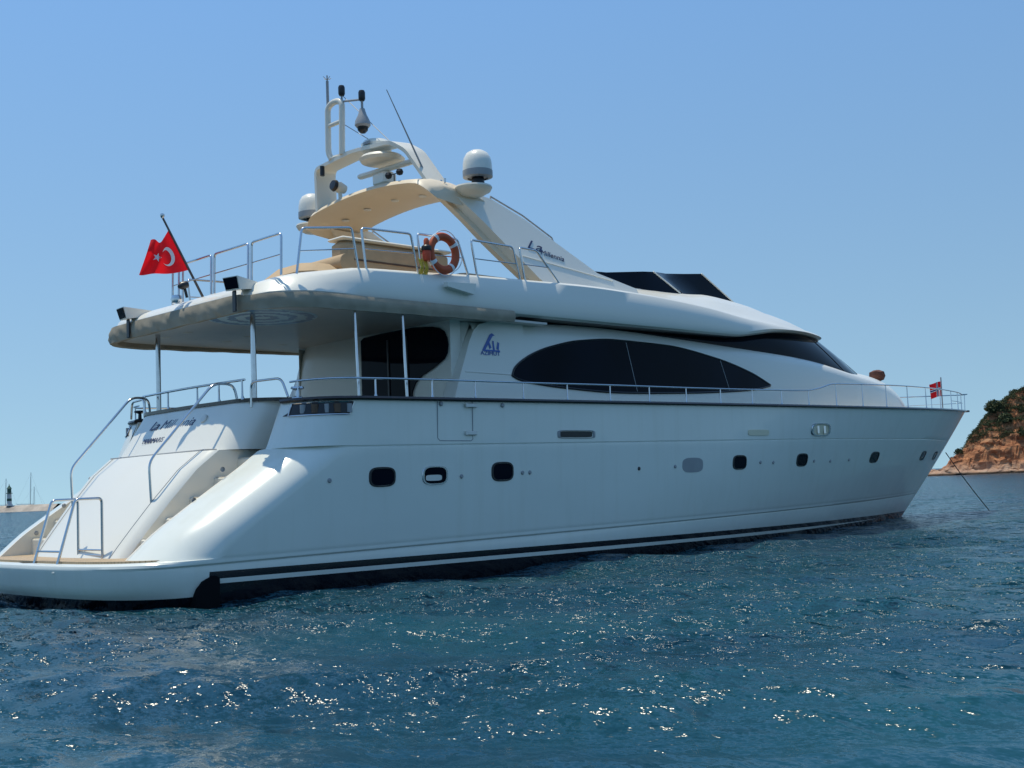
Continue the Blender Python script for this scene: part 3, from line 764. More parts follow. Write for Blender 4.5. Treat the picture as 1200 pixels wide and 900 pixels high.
    # mooring posts on the wing ends
    for s in (-1, 1):
        part('mooring_cleat', MB().lathe([(0, 0), (.10, 0), (.09, .03), (.035, .05), (.03, .14), (.11, .17), (.10, .2), (0, .2)], (3.42, s * 2.62, 3.025), 16), BLACK if s > 0 else STEEL)
    # cockpit sofa and table glimpsed behind the cap
    part('cockpit_sofa', MB().box((3.75, 0, 2.7), (.6, 3.0, .9), ch=.08), DKBROWN)
    part('cockpit_locker', MB().box((4.3, -2.7, 2.62), (1.5, .7, .74), ch=.05), WHITE)
    part('cockpit_locker', MB().box((4.3, 2.7, 2.62), (1.5, .7, .74), ch=.05), WHITE)
    # fairlead recess wrapped round the quarter of the bulwark
    def corner(t, z, o_=0.):
        """t up to 1.57 runs round the corner, beyond that straight forward"""
        q = (z - zk(3.3)) / (zs(3.3) - zk(3.3)); xa = 2.93 + .34 * q; b1 = B(xa + .8, z); tt = min(t, math.pi / 2)
        return (xa + .8 * (1 - math.cos(tt)) + max(0, t - math.pi / 2) + o_ * .0 - o_ * math.cos(tt), 2.42 + (b1 - 2.42) * math.sin(tt) + o_ * math.sin(tt))
    for s in (-1, 1):
        T_ = np.linspace(.30, 1.50, 18)
        rows = [[(corner(t, z, .012)[0], s * corner(t, z, .012)[1], z) for t in (T_ if z > 2.8 else np.concatenate([[.16], T_[1:]]))] for z in np.linspace(2.745, 2.935, 4)]
        rows2 = [[(x + .03, y - s * .03, z) for x, y, z in r] for r in rows]
        mb = MB().grid(rows); fl = part('fairlead', mb, BLACK, smooth=60)
        ring = [(t, 2.742) for t in T_] + [(t, 2.94) for t in T_[::-1]]
        build('fairlead_frame', MB().tube([(corner(t, z, .02)[0], s * corner(t, z, .02)[1], z) for t, z in ring], .011, 6, closed=True), STEEL, fl)
        for t, r_ in ((.55, .05), (.78, .06), (1.0, .04), (1.2, .06), (1.45, .05)):
            x, y = corner(t, 2.85, .0); build('roller', MB().tube([(x, s * y, 2.77), (x, s * y, 2.91)], r_, 10), GREY if r_ < .055 else DKBROWN, fl)
stern()

# ------------------------------------------------------------------ deckhouse
ZTX = [6.5, 7.7, 8.4, 10.8, 13.7, 16, 18.9, 22, 24.5, 26, 27, 28, 29, 29.6, 30.4]
ZTY = [4.5, 4.56, 4.60, 4.67, 4.59, 4.50, 4.39, 4.14, 3.98, 3.80, 3.60, 3.36, 3.16, 3.08, 3.0]
def zt(x): return interp(ZTX, ZTY, x)
def crown(x): return interp([18, 20, 22, 24.5, 26, 27, 28, 28.8, 29.4, 30.4], [.05, .1, .32, .52, .62, .66, .56, .38, .2, .05], x)
def DHY(x, z):
    t = (z - 2.4) / (zt(x) - 2.4); xf = 30.3 - .9 * t
    u = min(max((x - 16) / (xf - 16), 0), 1)
    return (2.80 - .16 * max(t, 0)) * (1 - u**2.2)
def deckhouse():
    rows = []
    TT = [0, .15, .3, .45, .6, .75, .88, .96, 1.0]
    for t in TT:
        xf = 30.3 - .9 * t; r = []
        for j in range(81):
            u = j / 80; u = 1 - (1 - u)**1.3; x = 7.3 + (xf - 7.3) * u; z = 2.4 + t * (zt(x) - 2.4)
            k = 1 if t < .96 else (.985 if t < 1 else .955)
            r.append((x, -DHY(x, z) * k if j < 80 else 0, z))
        rows.append(r)
    for k in (.86, .7, .5, .25, 0):
        r = []
        for j in range(81):
            u = j / 80; u = 1 - (1 - u)**1.3; x = 7.3 + (29.4 - 7.3) * u
            y0 = DHY(x, zt(x)); r.append((x, -y0 * k if j < 80 else 0, zt(x) + crown(x) * (1 - (k / .955)**2) ** .8))
        rows.append(r)
    mb = MB().grid(rows).mirror_y()
    dh = part('deckhouse', mb, WHITE, weld=.001, smooth=40)
    # aft wings of the house side, sweeping up into the overhang
    wing = [(6.45, 2.3), (6.55, 2.9), (6.70, 3.13), (6.86, 3.5), (7.02, 3.84), (7.16, 4.15), (7.30, 4.38), (7.45, 4.50), (7.72, 4.57), (8.6, 4.59), (8.6, 2.3)]
    for s in (-1, 1):
        build('side_wing', MB().prism(wing, lambda u, v, d: (u, s * (2.80 - .16 * (v - 2.4) / 2.2 + .004 - d), v), 0, .34), WHITE, dh, smooth=35)
    # inner return of the wing towards the saloon doors
    for s in (-1, 1):
        rows = []
        for i in range(12):
            t = i / 11; a = t * math.pi / 2
            rows.append([(6.50 + .36 * math.sin(a) + .28 * dz**1.4 * (1 - t), s * (2.50 - .22 * (1 - math.cos(a))), 2.3 + dz) for dz in np.linspace(0, 2.25, 10)])
        build('wing_return', MB().grid(rows), WHITE, dh)
    # aft bulkhead with dark sliding doors
    build('aft_bulkhead', MB().prism([(-2.5, 2.26), (-2.5, 4.57), (1.62, 4.57), (1.66, 4.40), (1.78, 4.2), (1.98, 3.85), (2.2, 3.35), (2.36, 2.8), (2.42, 2.26)], lambda u, v, d: (6.86 + d, u, v), 0, .25), WHITE, dh, smooth=0)
    dg = [(-2.36, 3.86), (-2.44, 3.96), (-2.47, 4.10), (-2.45, 4.24), (-2.38, 4.36), (-2.25, 4.44), (-2.05, 4.49), (-1.5, 4.54), (-.6, 4.54), (.0, 4.52), (.10, 4.47), (.12, 2.28), (-1.35, 2.28), (-1.37, 3.1), (-1.42, 3.34), (-1.53, 3.50), (-1.72, 3.61), (-2.05, 3.72)]
    dr = build('saloon_door', MB().prism(dg, lambda u, v, d: (6.842 - d, u, v), 0, .02), GLASS, dh, smooth=0)
    for y in (-.75, -1.32): build('door_frame', MB().box((6.81, y, 3.34), (.03, .05, 2.1), ch=.01), BLACK, dr)
    # port side: the bulkhead sweeps round into the house wing
    zb = [2.26, 2.8, 3.35, 3.85, 4.2, 4.40, 4.57]; yb = [2.42, 2.36, 2.2, 1.98, 1.78, 1.66, 1.62]
    zw = [w_[1] for w_ in wing[:9]]; xw = [w_[0] for w_ in wing[:9]]
    rows = []
    for z in np.linspace(2.28, 4.56, 16):
        p0 = Vector((6.862, interp(zb, yb, z) - .02, z)); p2 = Vector((interp(zw, xw, z) + .05, 2.80 - .16 * (z - 2.4) / 2.2 - .02, z)); p1 = Vector((6.88, p2.y - .05, z))
        if p2.x < 6.9: p1 = p0.lerp(p2, .5)
        rows.append([p0 * (1 - t)**2 + p1 * 2 * t * (1 - t) + p2 * t * t for t in np.linspace(0, 1, 9)])
    build('wing_sweep', MB().grid(rows), WHITE, dh)
    # eye-shaped saloon windows
    tx = [8.19, 8.26, 8.45, 8.8, 9.3, 10.18, 11.24, 12.94, 14.8, 16.14, 16.92]; tz = [3.57, 3.70, 3.84, 4.01, 4.17, 4.34, 4.42, 4.40, 4.20, 3.92, 3.655]
    bx = [8.19, 8.35, 8.6, 9.61, 11.15, 13.46, 15.2, 16.3, 16.92]; bz = [3.56, 3.50, 3.455, 3.375, 3.32, 3.37, 3.45, 3.53, 3.63]
    for s in (-1, 1):
        rows = []; edge_t = []; edge_b = []
        N = 60
        for i in range(N + 1):
            u = i / N; x = 8.19 + (16.92 - 8.19) * (.5 - .5 * math.cos(math.pi * u)); a, b_ = interp(bx, bz, x), interp(tx, tz, x)
            rows.append([(x, s * (DHY(x, zz) + (.014 if 0 < q < 8 else -.01)), zz) for q, zz in enumerate([a - .004] + list(np.linspace(a, b_, 7)) + [b_ + .004])])
            edge_t.append((x, s * (DHY(x, b_) + .008), b_)); edge_b.append((x, s * (DHY(x, a) + .008), a))
        wd = build('side_window', MB().grid(rows), GLASS, dh, smooth=60)
        build('window_gasket', MB().tube(edge_t + edge_b[::-1][1:-1], .022, 6, closed=True), BLACK, wd)
        for x, dx in ((11.85, -.22), (15.2, -.25)):
            a, b_ = interp(bx, bz, x), interp(tx, tz, x + dx)
            build('mullion', MB().tube([(x + dx * q, s * (DHY(x + dx * q, a + (b_ - a) * q) + .013), a + (b_ - a) * q) for q in np.linspace(.03, .97, 8)], .009, 5), GREY, wd)
        # moulded ridge along the house side, aft of the window
        build('side_moulding', MB().tube([(x, s * (DHY(x, 3.62 - .012 * (x - 6.9)) + .002), 3.60 - .012 * (x - 6.9)) for x in np.linspace(7.0, 8.15, 8)], .016, 6), WHITE, dh)
    # blue emblem on the house side: a peaked triangle with a fork, and a word under it
    def em(u, v): return Vector((7.46 + u, -(DHY(7.46 + u, 3.93 + v * .72) + .016), 3.93 + v * .72))
    mb = MB()
    for poly in ([(.02, .14), (.23, .54), (.29, .58), (.36, .53), (.30, .50), (.09, .14)],
                 [(.20, .16), (.16, .36), (.20, .37), (.25, .20)], [(.29, .14), (.285, .38), (.32, .38), (.33, .14)], [(.38, .18), (.42, .36), (.46, .33), (.43, .14)],
                 [(.02, .10), (.02, .14), (.46, .14), (.46, .10)]):
        n = len(poly); mb.prism(poly, lambda u, v, d: em(u, v) + Vector((0, -d, 0)), -.004, .002)
    emb = build('emblem', mb, BLUE, dh, smooth=0)
    text_part('emblem_word', 'AZIMUT', .105, em(-.04, .0), (1, 0, 0), (0, .06, 1), BLUE, dh, width=.50)
    return dh
dh = deckhouse()

def upper_glass():
    def ztop(x, y):
        ye = DHY(x, zt(x)) * .955; return zt(x) + crown(x) * max(0, 1 - (min(abs(y), ye) / ye)**2)**.8
    base = [(7.6, 2.50), (10, 2.50), (13, 2.50), (16, 2.50), (18, 2.46), (19.5, 2.36), (20.8, 2.22), (21.9, 2.02), (22.9, 1.68), (23.8, 1.18), (24.4, .6), (24.6, 0)]
    top = [(7.6, 2.45, 4.72), (10, 2.45, 4.74), (13, 2.45, 4.76), (15.6, 2.44, 4.80), (17.2, 2.38, 4.99), (18.4, 2.26, 5.06), (19.5, 2.06, 5.09), (20.4, 1.80, 5.11), (21.2, 1.46, 5.14), (21.8, 1.0, 5.18), (22.15, .5, 5.21), (22.25, 0, 5.22)]
    n = len(base); tt = list(range(n)); rows = []
    N = 66
    for q in (-.12, 0, .2, .4, .6, .8, 1.0):
        r = []
        for i in range(N + 1):
            u = (n - 1) * i / N
            bx_, by_ = interp(tt, [p[0] for p in base], u), interp(tt, [p[1] for p in base], u)
            tx_, ty_, tz_ = [interp(tt, [p[k] for p in top], u) for k in range(3)]
            by_ = min(by_, DHY(bx_, zt(bx_)) * .95 - .01) if i < N else 0
            bz_ = ztop(bx_, by_) - .02; k = max(q, 0); bul = .05 * math.sin(math.pi * k)
            r.append((bx_ + (tx_ - bx_) * k + bul * (u > 7), -(by_ + (ty_ - by_) * k + bul * .6 * (u <= 10.5)) if i < N else 0, bz_ + (tz_ - bz_) * k + (q * 1.2 if q < 0 else 0)))
        rows.append(r)
    ws = part('windscreen', MB().grid(rows).mirror_y(), GLASS, weld=.001, smooth=50)
    for s in (-1, 1):
        for i in (40, 52):
            build('pillar', MB().tube([(r[i][0], s * (-r[i][1] + .004), r[i][2]) for r in rows[1:]], .012, 5), BLACK, ws)
upper_glass()

# ------------------------------------------------------------------ flybridge
def fly_w(x):
    if x < 3.6: 
        t = (3.6 - x) / .95; return 1.8 + 1.2 * math.sqrt(max(0, 1 - min(t, 1)**2))
    return interp([3.6, 12.5, 15.4, 17.5, 19, 20.2, 21, 21.7, 22.2, 22.5, 22.6], [3.0, 3.0, 2.92, 2.72, 2.46, 2.10, 1.76, 1.28, .75, .30, .05], x)
def fly_b(x): return interp([2.65, 4, 13, 15.4, 16.4, 17.4, 19, 20.2, 21.3, 22.6], [4.62, 4.65, 4.69, 4.72, 4.83, 4.96, 5.05, 5.08, 5.12, 5.20], x)
def fly_t(x): return interp([2.65, 2.70, 2.80, 3.0, 3.3, 3.9, 4.5, 6, 7.24, 8.6, 10.5, 12.2, 14.3, 16.3, 18, 19.5, 21, 22.6], [4.74, 4.80, 4.87, 4.95, 5.05, 5.15, 5.24, 5.31, 5.37, 5.41, 5.46, 5.43, 5.34, 5.20, 5.18, 5.19, 5.21, 5.24], x)
def fly_c(x): return interp([11, 12, 13, 14.8, 16, 17.5, 18.6, 19.6, 20.6, 21.4, 22.1, 22.45], [5.5, 5.72, 5.78, 5.82, 5.90, 5.93, 5.87, 5.77, 5.62, 5.48, 5.34, 5.24], x)
def fly_z(x, y):
    """top surface forward of the seating"""
    w_ = fly_w(x); a = abs(y); yo, yp = w_ - .22, w_ * .60
    s = min(max((yo - a) / max(yo - yp, .01), 0), 1); s = s * s * (3 - 2 * s)
    k = min(max((x - 15.5) / 3, 0), 1); s = s * (1 - k) + k * max(0, 1 - (a / max(yo, .01))**3)
    return fly_t(x) + (fly_c(x) - fly_t(x)) * s
def flybridge():
    st = [2.65, 2.66, 2.69, 2.74, 2.82, 2.92, 3.05, 3.2, 3.4, 3.6, 3.8] + list(np.arange(4.1, 10.9, .35)) + [10.95, 11.0, 11.05] + list(np.arange(11.3, 20, .3)) + [20.2, 20.5, 20.8, 21.1, 21.4, 21.7, 21.9, 22.1, 22.25, 22.4, 22.5, 22.56, 22.6]
    rows = []
    for x in st:
        w_, b_, t_ = fly_w(x), fly_b(x), fly_t(x); k = min(1, w_ / 1.6)
        h = t_ - b_
        rd = 1 + 1.2 * max(0, min(1, (4.6 - x) / 1.2))     # fuller rounding at the quarters
        P = [(0, b_ + .0), (w_ - .6 * k, b_), (w_ - .12 * k, b_ + .004), (w_ - .03 * k, b_ + .04), (w_, b_ + .10 * min(1, h / .3)), (w_ - .03 * k * rd, b_ + h * (.55 if rd < 1.1 else .5)), (w_ - .075 * k * rd, t_ - .06 * rd * min(1, h / .3)), (w_ - .12 * k * rd, t_ - .018 * rd), (w_ - .18 * k * rd, t_ - .003), (w_ - .24 * k * rd, t_)]
        yi = w_ - .24 * k * rd
        if x < 11.0:
            zi = t_ if x < 3.1 else 4.86
            P += [(yi - .05, zi if x < 3.1 else zi), (yi * .8, zi), (yi * .65, zi), (yi * .5, zi), (yi * .35, zi), (yi * .2, zi), (0, zi)]
        else:
            P += [(yi * q, fly_z(x, yi * q)) for q in (.96, .88, .8, .7, .55, .3, 0)]
        rows.append([(x, -y, z) for y, z in P])
    mb = MB().grid(rows)
    n = len(rows[0]); mb.f.append(list(range(n))); mb.mi.append(0)
    for i, f_ in enumerate(mb.f):      # soffit over the side decks: its shade is painted in black
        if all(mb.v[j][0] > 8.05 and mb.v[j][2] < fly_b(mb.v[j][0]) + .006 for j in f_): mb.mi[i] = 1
    mb.mirror_y()
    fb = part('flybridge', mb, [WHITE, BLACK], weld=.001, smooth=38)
    build('fly_deck', MB().box((7.0, 0, 4.872), (7.6, 5.2, .02)), TEAKP, fb, smooth=0)
    # headliner under the overhang with its round mosaic
    pts = []
    for x in list(np.linspace(2.75, 3.6, 10)) + [9.0]: pts.append((x, -(fly_w(x) - .08)))
    ol = pts + [(x, -y) for x, y in pts[::-1]]
    hd = build('headliner', MB().prism(ol, lambda u, v, d: (u, v, d), 4.56, 4.60), CEIL, fb, smooth=0)
    m, t, b = node_mat('blue_mosaic'); b.inputs['Roughness'].default_value = .3
    tc = t.nodes.new('ShaderNodeTexCoord'); gr = t.nodes.new('ShaderNodeVectorMath'); gr.operation = 'LENGTH'
    mp = t.nodes.new('ShaderNodeMapping'); mp.inputs['Location'].default_value = (-3.75, 1.15, 0); mp.inputs['Scale'].default_value = (1, 1, 0)
    t.links.new(tc.outputs['Object'], mp.inputs[0]); t.links.new(mp.outputs[0], gr.inputs[0])
    vo = t.nodes.new('ShaderNodeTexVoronoi'); vo.inputs['Scale'].default_value = 5.5; vo.feature = 'DISTANCE_TO_EDGE'
    t.links.new(mp.outputs[0], vo.inputs['Vector'])
    sn = t.nodes.new('ShaderNodeMath'); sn.operation = 'SINE'; ml = t.nodes.new('ShaderNodeMath'); ml.operation = 'MULTIPLY'; ml.inputs[1].default_value = 21
    t.links.new(gr.outputs['Value'], ml.inputs[0]); t.links.new(ml.outputs[0], sn.inputs[0])
    ad = t.nodes.new('ShaderNodeMath'); ad.operation = 'MULTIPLY_ADD'; ad.inputs[1].default_value = 4; t.links.new(vo.outputs['Distance'], ad.inputs[0]); t.links.new(sn.outputs[0], ad.inputs[2])
    r = t.nodes.new('ShaderNodeValToRGB'); r.color_ramp.interpolation = 'CONSTANT'
    r.color_ramp.elements[0].color = (.05, .16, .32, 1); r.color_ramp.elements[1].position = .35; r.color_ramp.elements[1].color = (.62, .78, .82, 1)
    t.links.new(ad.outputs[0], r.inputs[0]); t.links.new(r.outputs[0], b.inputs['Base Color'])
    build('ceiling_medallion', MB().lathe([(0, 4.552), (.93, 4.552), (.95, 4.562)], (3.75, -1.15, 0), 40), m, fb, smooth=0)
    mb = MB()
    for y in (1.1, 1.9):
        for x in (3.6, 4.9, 6.2): mb.lathe([(0, 4.553), (.09, 4.553), (.11, 4.562)], (x, y, 0), 16)
    build('ceiling_lights', mb, PALE, hd)
    # rolled canvas hanging all round the overhang's edge
    per = [(x, -3.02) for x in np.linspace(8.0, 3.65, 60)]
    for i in range(1, 24):
        a = math.pi / 2 * i / 24; per.append((3.6 - .97 * math.sin(a), -(1.8 + 1.22 * math.cos(a))))
    per += [(2.63, y) for y in np.linspace(-1.8, 1.8, 80)]
    per += [(x, -y) for x, y in per[:83][::-1]]
    P = [Vector((x, y, 0)) for x, y in per]; rows = []; s = 0
    for i, p in enumerate(P):
        t_ = (P[min(i + 1, len(P) - 1)] - P[max(i - 1, 0)]).normalized(); nr = Vector((t_.y, -t_.x, 0))
        if nr.dot(p - Vector((6, 0, 0))) < 0: nr = -nr
        if i: s += (p - P[i - 1]).length
        side = min(1, max(0, (p.x - 2.7) / 5.3)); aft = p.x < 2.7
        top = fly_b(max(p.x, 2.66)) + (.10 if aft else .07); bot = 4.45 + .08 * side + .014 * mn.noise((s * 2.2, 0, 3)) - (.02 if aft else 0)
        amp = .055 if p.x < 4.2 else .008
        row = []
        for q in np.linspace(0, 1, 9):
            wv = mn.noise((s * 5.2 + 1.4 * q, q * 1.2, 0)) * .7 + mn.noise((s * 11 + 3 * q, q * 2, 5)) * .35
            bulge = .02 + .03 * math.sin(math.pi * min(1, q * 1.05)) + amp * wv * (q**.6)
            pp = p + nr * bulge; row.append((pp.x, pp.y, top + (bot - top) * q))
        pp = p - nr * .10; row.append((pp.x, pp.y, bot + .015)); pp = p - nr * .12; row.append((pp.x, pp.y, 4.6))
        rows.append(row)
    cv = build('canvas_valance', MB().grid(rows), CANVAS, fb, smooth=60, fix=False)
    for y in (-2.2, 1.35): build('strap', MB().box((2.56, y, 4.60), (.03, .10, .34), ch=.01), BLACK, cv)
    # floodlights: wedge housings with a dark lens
    def flood(loc, rz, sc=1.):
        f = MB(); mt = Matrix.Translation(Vector(loc)) @ Matrix.Rotation(rz, 4, 'Z') @ Matrix.Scale(sc, 4)
        P_ = [(-.30, -.15, -.12), (-.30, .15, -.12), (-.36, .16, .09), (-.36, -.16, .09), (.35, -.05, -.02), (.35, .05, -.02), (.35, .05, .06), (.35, -.05, .06)]
        f.add([mt @ Vector(p) for p in P_], [[0, 1, 2, 3], [4, 7, 6, 5], [0, 4, 5, 1], [3, 2, 6, 7], [0, 3, 7, 4], [1, 5, 6, 2]])
        h = build('floodlight', f, WHITE, fb, smooth=30)
        g = MB(); g.add([mt @ Vector(p) for p in [(-.309, -.135, -.10), (-.309, .135, -.10), (-.363, .145, .075), (-.363, -.145, .075)]], [[0, 1, 2, 3]])
        v = [Vector(p) for p in g.v]; g = MB().add(v + [p + mt.to_3x3() @ Vector((-.008, 0, 0)) for p in v], [[0, 1, 2, 3], [4, 7, 6, 5], [0, 4, 5, 1], [1, 5, 6, 2], [2, 6, 7, 3], [3, 7, 4, 0]])
        build('lens', g, GLASS, h, smooth=0)
    flood((2.78, -2.2, 4.88), R(14)); flood((2.78, 1.35, 4.88), R(-5)); flood((6.62, -3.02, 5.06), R(188), .95); flood((6.62, 3.02, 5.06), R(172), .95)
    # small stern camera and light on the aft edge
    hn = MB().tube([(2.72, -.45, 4.92), (2.68, -.45, 5.08)], .025, 8); hn.lathe([(0, .1), (.06, .09), (.07, -.02), (.03, -.08), (0, -.08)], (2.64, -.45, 5.12), 12, mat=Matrix.Rotation(R(70), 4, 'Y'))
    build('stern_camera', hn, BLACK, fb)
    build('stern_light', MB().lathe([(0, .09), (.08, .07), (.10, 0), (.08, -.06), (0, -.07)], (2.62, -.28, 4.90), 14), STEEL, fb)
    # sail-cover side support poles
    for x, y, z0 in ((3.27, -1.6, 2.62), (3.27, 1.6, 2.62)): part('overhang_pole', MB().tube([(x, y, z0), (x, y, 4.6)], .045, 12), STEEL)
    for s in (-1, 1):
        for x in ((4.38, 5.4) if s < 0 else ()): part('overhang_pole', MB().tube([(x, s * 2.98, 3.0), (x, s * 2.92, 4.6)], .024, 12), STEEL)
    # smoked side and front screens of the upper helm
    def pane(pts_b, pts_t, name='helm_screen'):
        for s in (-1, 1):
            rows = []
            for q in np.linspace(0, 1, 6): rows.append([tuple(Vector((a[0], s * a[1], a[2])).lerp(Vector((c[0], s * c[1], c[2])), q)) for a, c in zip(pts_b, pts_t)])
            rows2 = [[(x - .012, y * .99, z) for x, y, z in r] for r in rows]
            mb = MB().grid(rows); o_ = len(mb.v); mb.grid(rows2)
            p = build(name, mb, GLASS, fb, smooth=50)
            fr = [Vector(rows[k][-1]) for k in range(6)]
            build('screen_frame', MB().tube([fr[0] + Vector((.03, 0, -.06))] + fr, .022, 6), WHITE, p)
    pane([(11.75, -1.98, 5.80), (12.4, -1.97, 5.77), (13.2, -1.96, 5.76), (14.0, -1.95, 5.74), (14.62, -1.90, 5.80)],
         [(11.3, -1.94, 6.00), (12.0, -1.92, 6.03), (12.6, -1.91, 6.10), (13.3, -1.9, 6.18), (13.72, -1.86, 6.22)])
    pane([(14.75, -1.88, 5.72), (15.6, -1.42, 5.84), (16.6, -1.28, 5.90), (17.8, -1.2, 5.92)],
         [(13.85, -1.84, 6.23), (14.9, -1.30, 6.38), (15.7, -1.24, 6.46), (16.5, -1.18, 6.55)])
    rows = []
    for q in np.linspace(0, 1, 4): rows.append([tuple(Vector(a).lerp(Vector(c), q)) for a, c in zip([(17.8, -1.2, 5.90), (18.1, 0, 5.86), (17.8, 1.2, 5.90)], [(16.5, -1.18, 6.54), (16.7, 0, 6.56), (16.5, 1.18, 6.54)])])
    build('helm_screen', MB().grid(rows), GLASS, fb, smooth=50)
    # upper-helm seating
    sofa = MB().box((6.05, -1.9, 5.42), (2.5, .42, .96), ch=.09)
    sf = part('fly_sofa', sofa, TAN)
    build('sofa_base', MB().box((6.05, -1.55, 5.02), (2.6, 1.15, .28), ch=.04), WHITE, sf)
    build('sofa_seat', MB().box((6.05, -1.35, 5.24), (2.5, .75, .16), ch=.06), TAN, sf)
    build('sofa_trim', MB().box((6.05, -1.9, 5.92), (2.54, .46, .05), ch=.02), CREAM, sf)
    build('sofa_seam', MB().box((6.05, -2.115, 5.55), (2.4, .012, .03)), DKBROWN, sf)
    bb = MB().box((4.35, -1.6, 5.16), (1.0, 1.4, .5), ch=.18); sp = part('sunbed', bb, TAN)
    build('sunbed_bolster', MB().tube([(4.78, -2.25, 5.45), (4.78, -.9, 5.45)], .16, 14), TAN, sp)
    s2 = part('fly_bench', MB().box((8.5, -1.9, 5.22), (1.9, .5, .72), ch=.08), TAN)
    build('bench_base', MB().box((8.5, -1.35, 5.0), (2.0, .9, .26), ch=.03), WHITE, s2)
    s3 = part('fly_bench', MB().box((8.5, 1.9, 5.22), (1.9, .5, .72), ch=.08), TAN)
    # guard hoops round the flybridge
    def hoop(a, b_, ta, tb, mid=.5):
        mb = MB().tube(rounded([a, ta, tb, b_], .07, 4), .021, 10)
        la = [Vector(a).lerp(Vector(ta), mid), Vector(b_).lerp(Vector(tb), mid)]
        mb.tube(la, .011, 8); part('guard_hoop', mb, STEEL)
    for s in (-1, 1):
        def Y(z): return s * (2.86 - .0)
        for xa, xb, xta, xtb, zt_a, zt_b in ((3.30, 4.54, 3.42, 4.42, 5.77, 5.90), (4.70, 5.84, 4.62, 5.70, 5.92, 5.95), (5.92, 7.04, 5.85, 6.80, 5.97, 5.98), (7.26, 8.38, 7.13, 8.20, 6.01, 6.00)):
            if s > 0 and xa < 4: continue      # the port quarter is left open for the gangway
            hoop((xa, Y(0), fly_t(xa) - .04), (xb, Y(0), fly_t(xb) - .04), (xta, s * 2.86, zt_a), (xtb, s * 2.86, zt_b))
        hoop((8.50, s * 2.86, 5.38), (9.47, s * 2.86, 5.40), (8.38, s * 2.86, 6.01), (8.85, s * 2.86, 6.0))
    for ya, yb in ((-2.78, -1.92), (-1.82, -.76), (-.66, .30), (.44, .66)):
        hoop((3.06, ya, 4.98), (3.06, yb, 4.98), (3.08, ya, 5.66), (3.08, yb, 5.66))
    return fb
fb = flybridge()

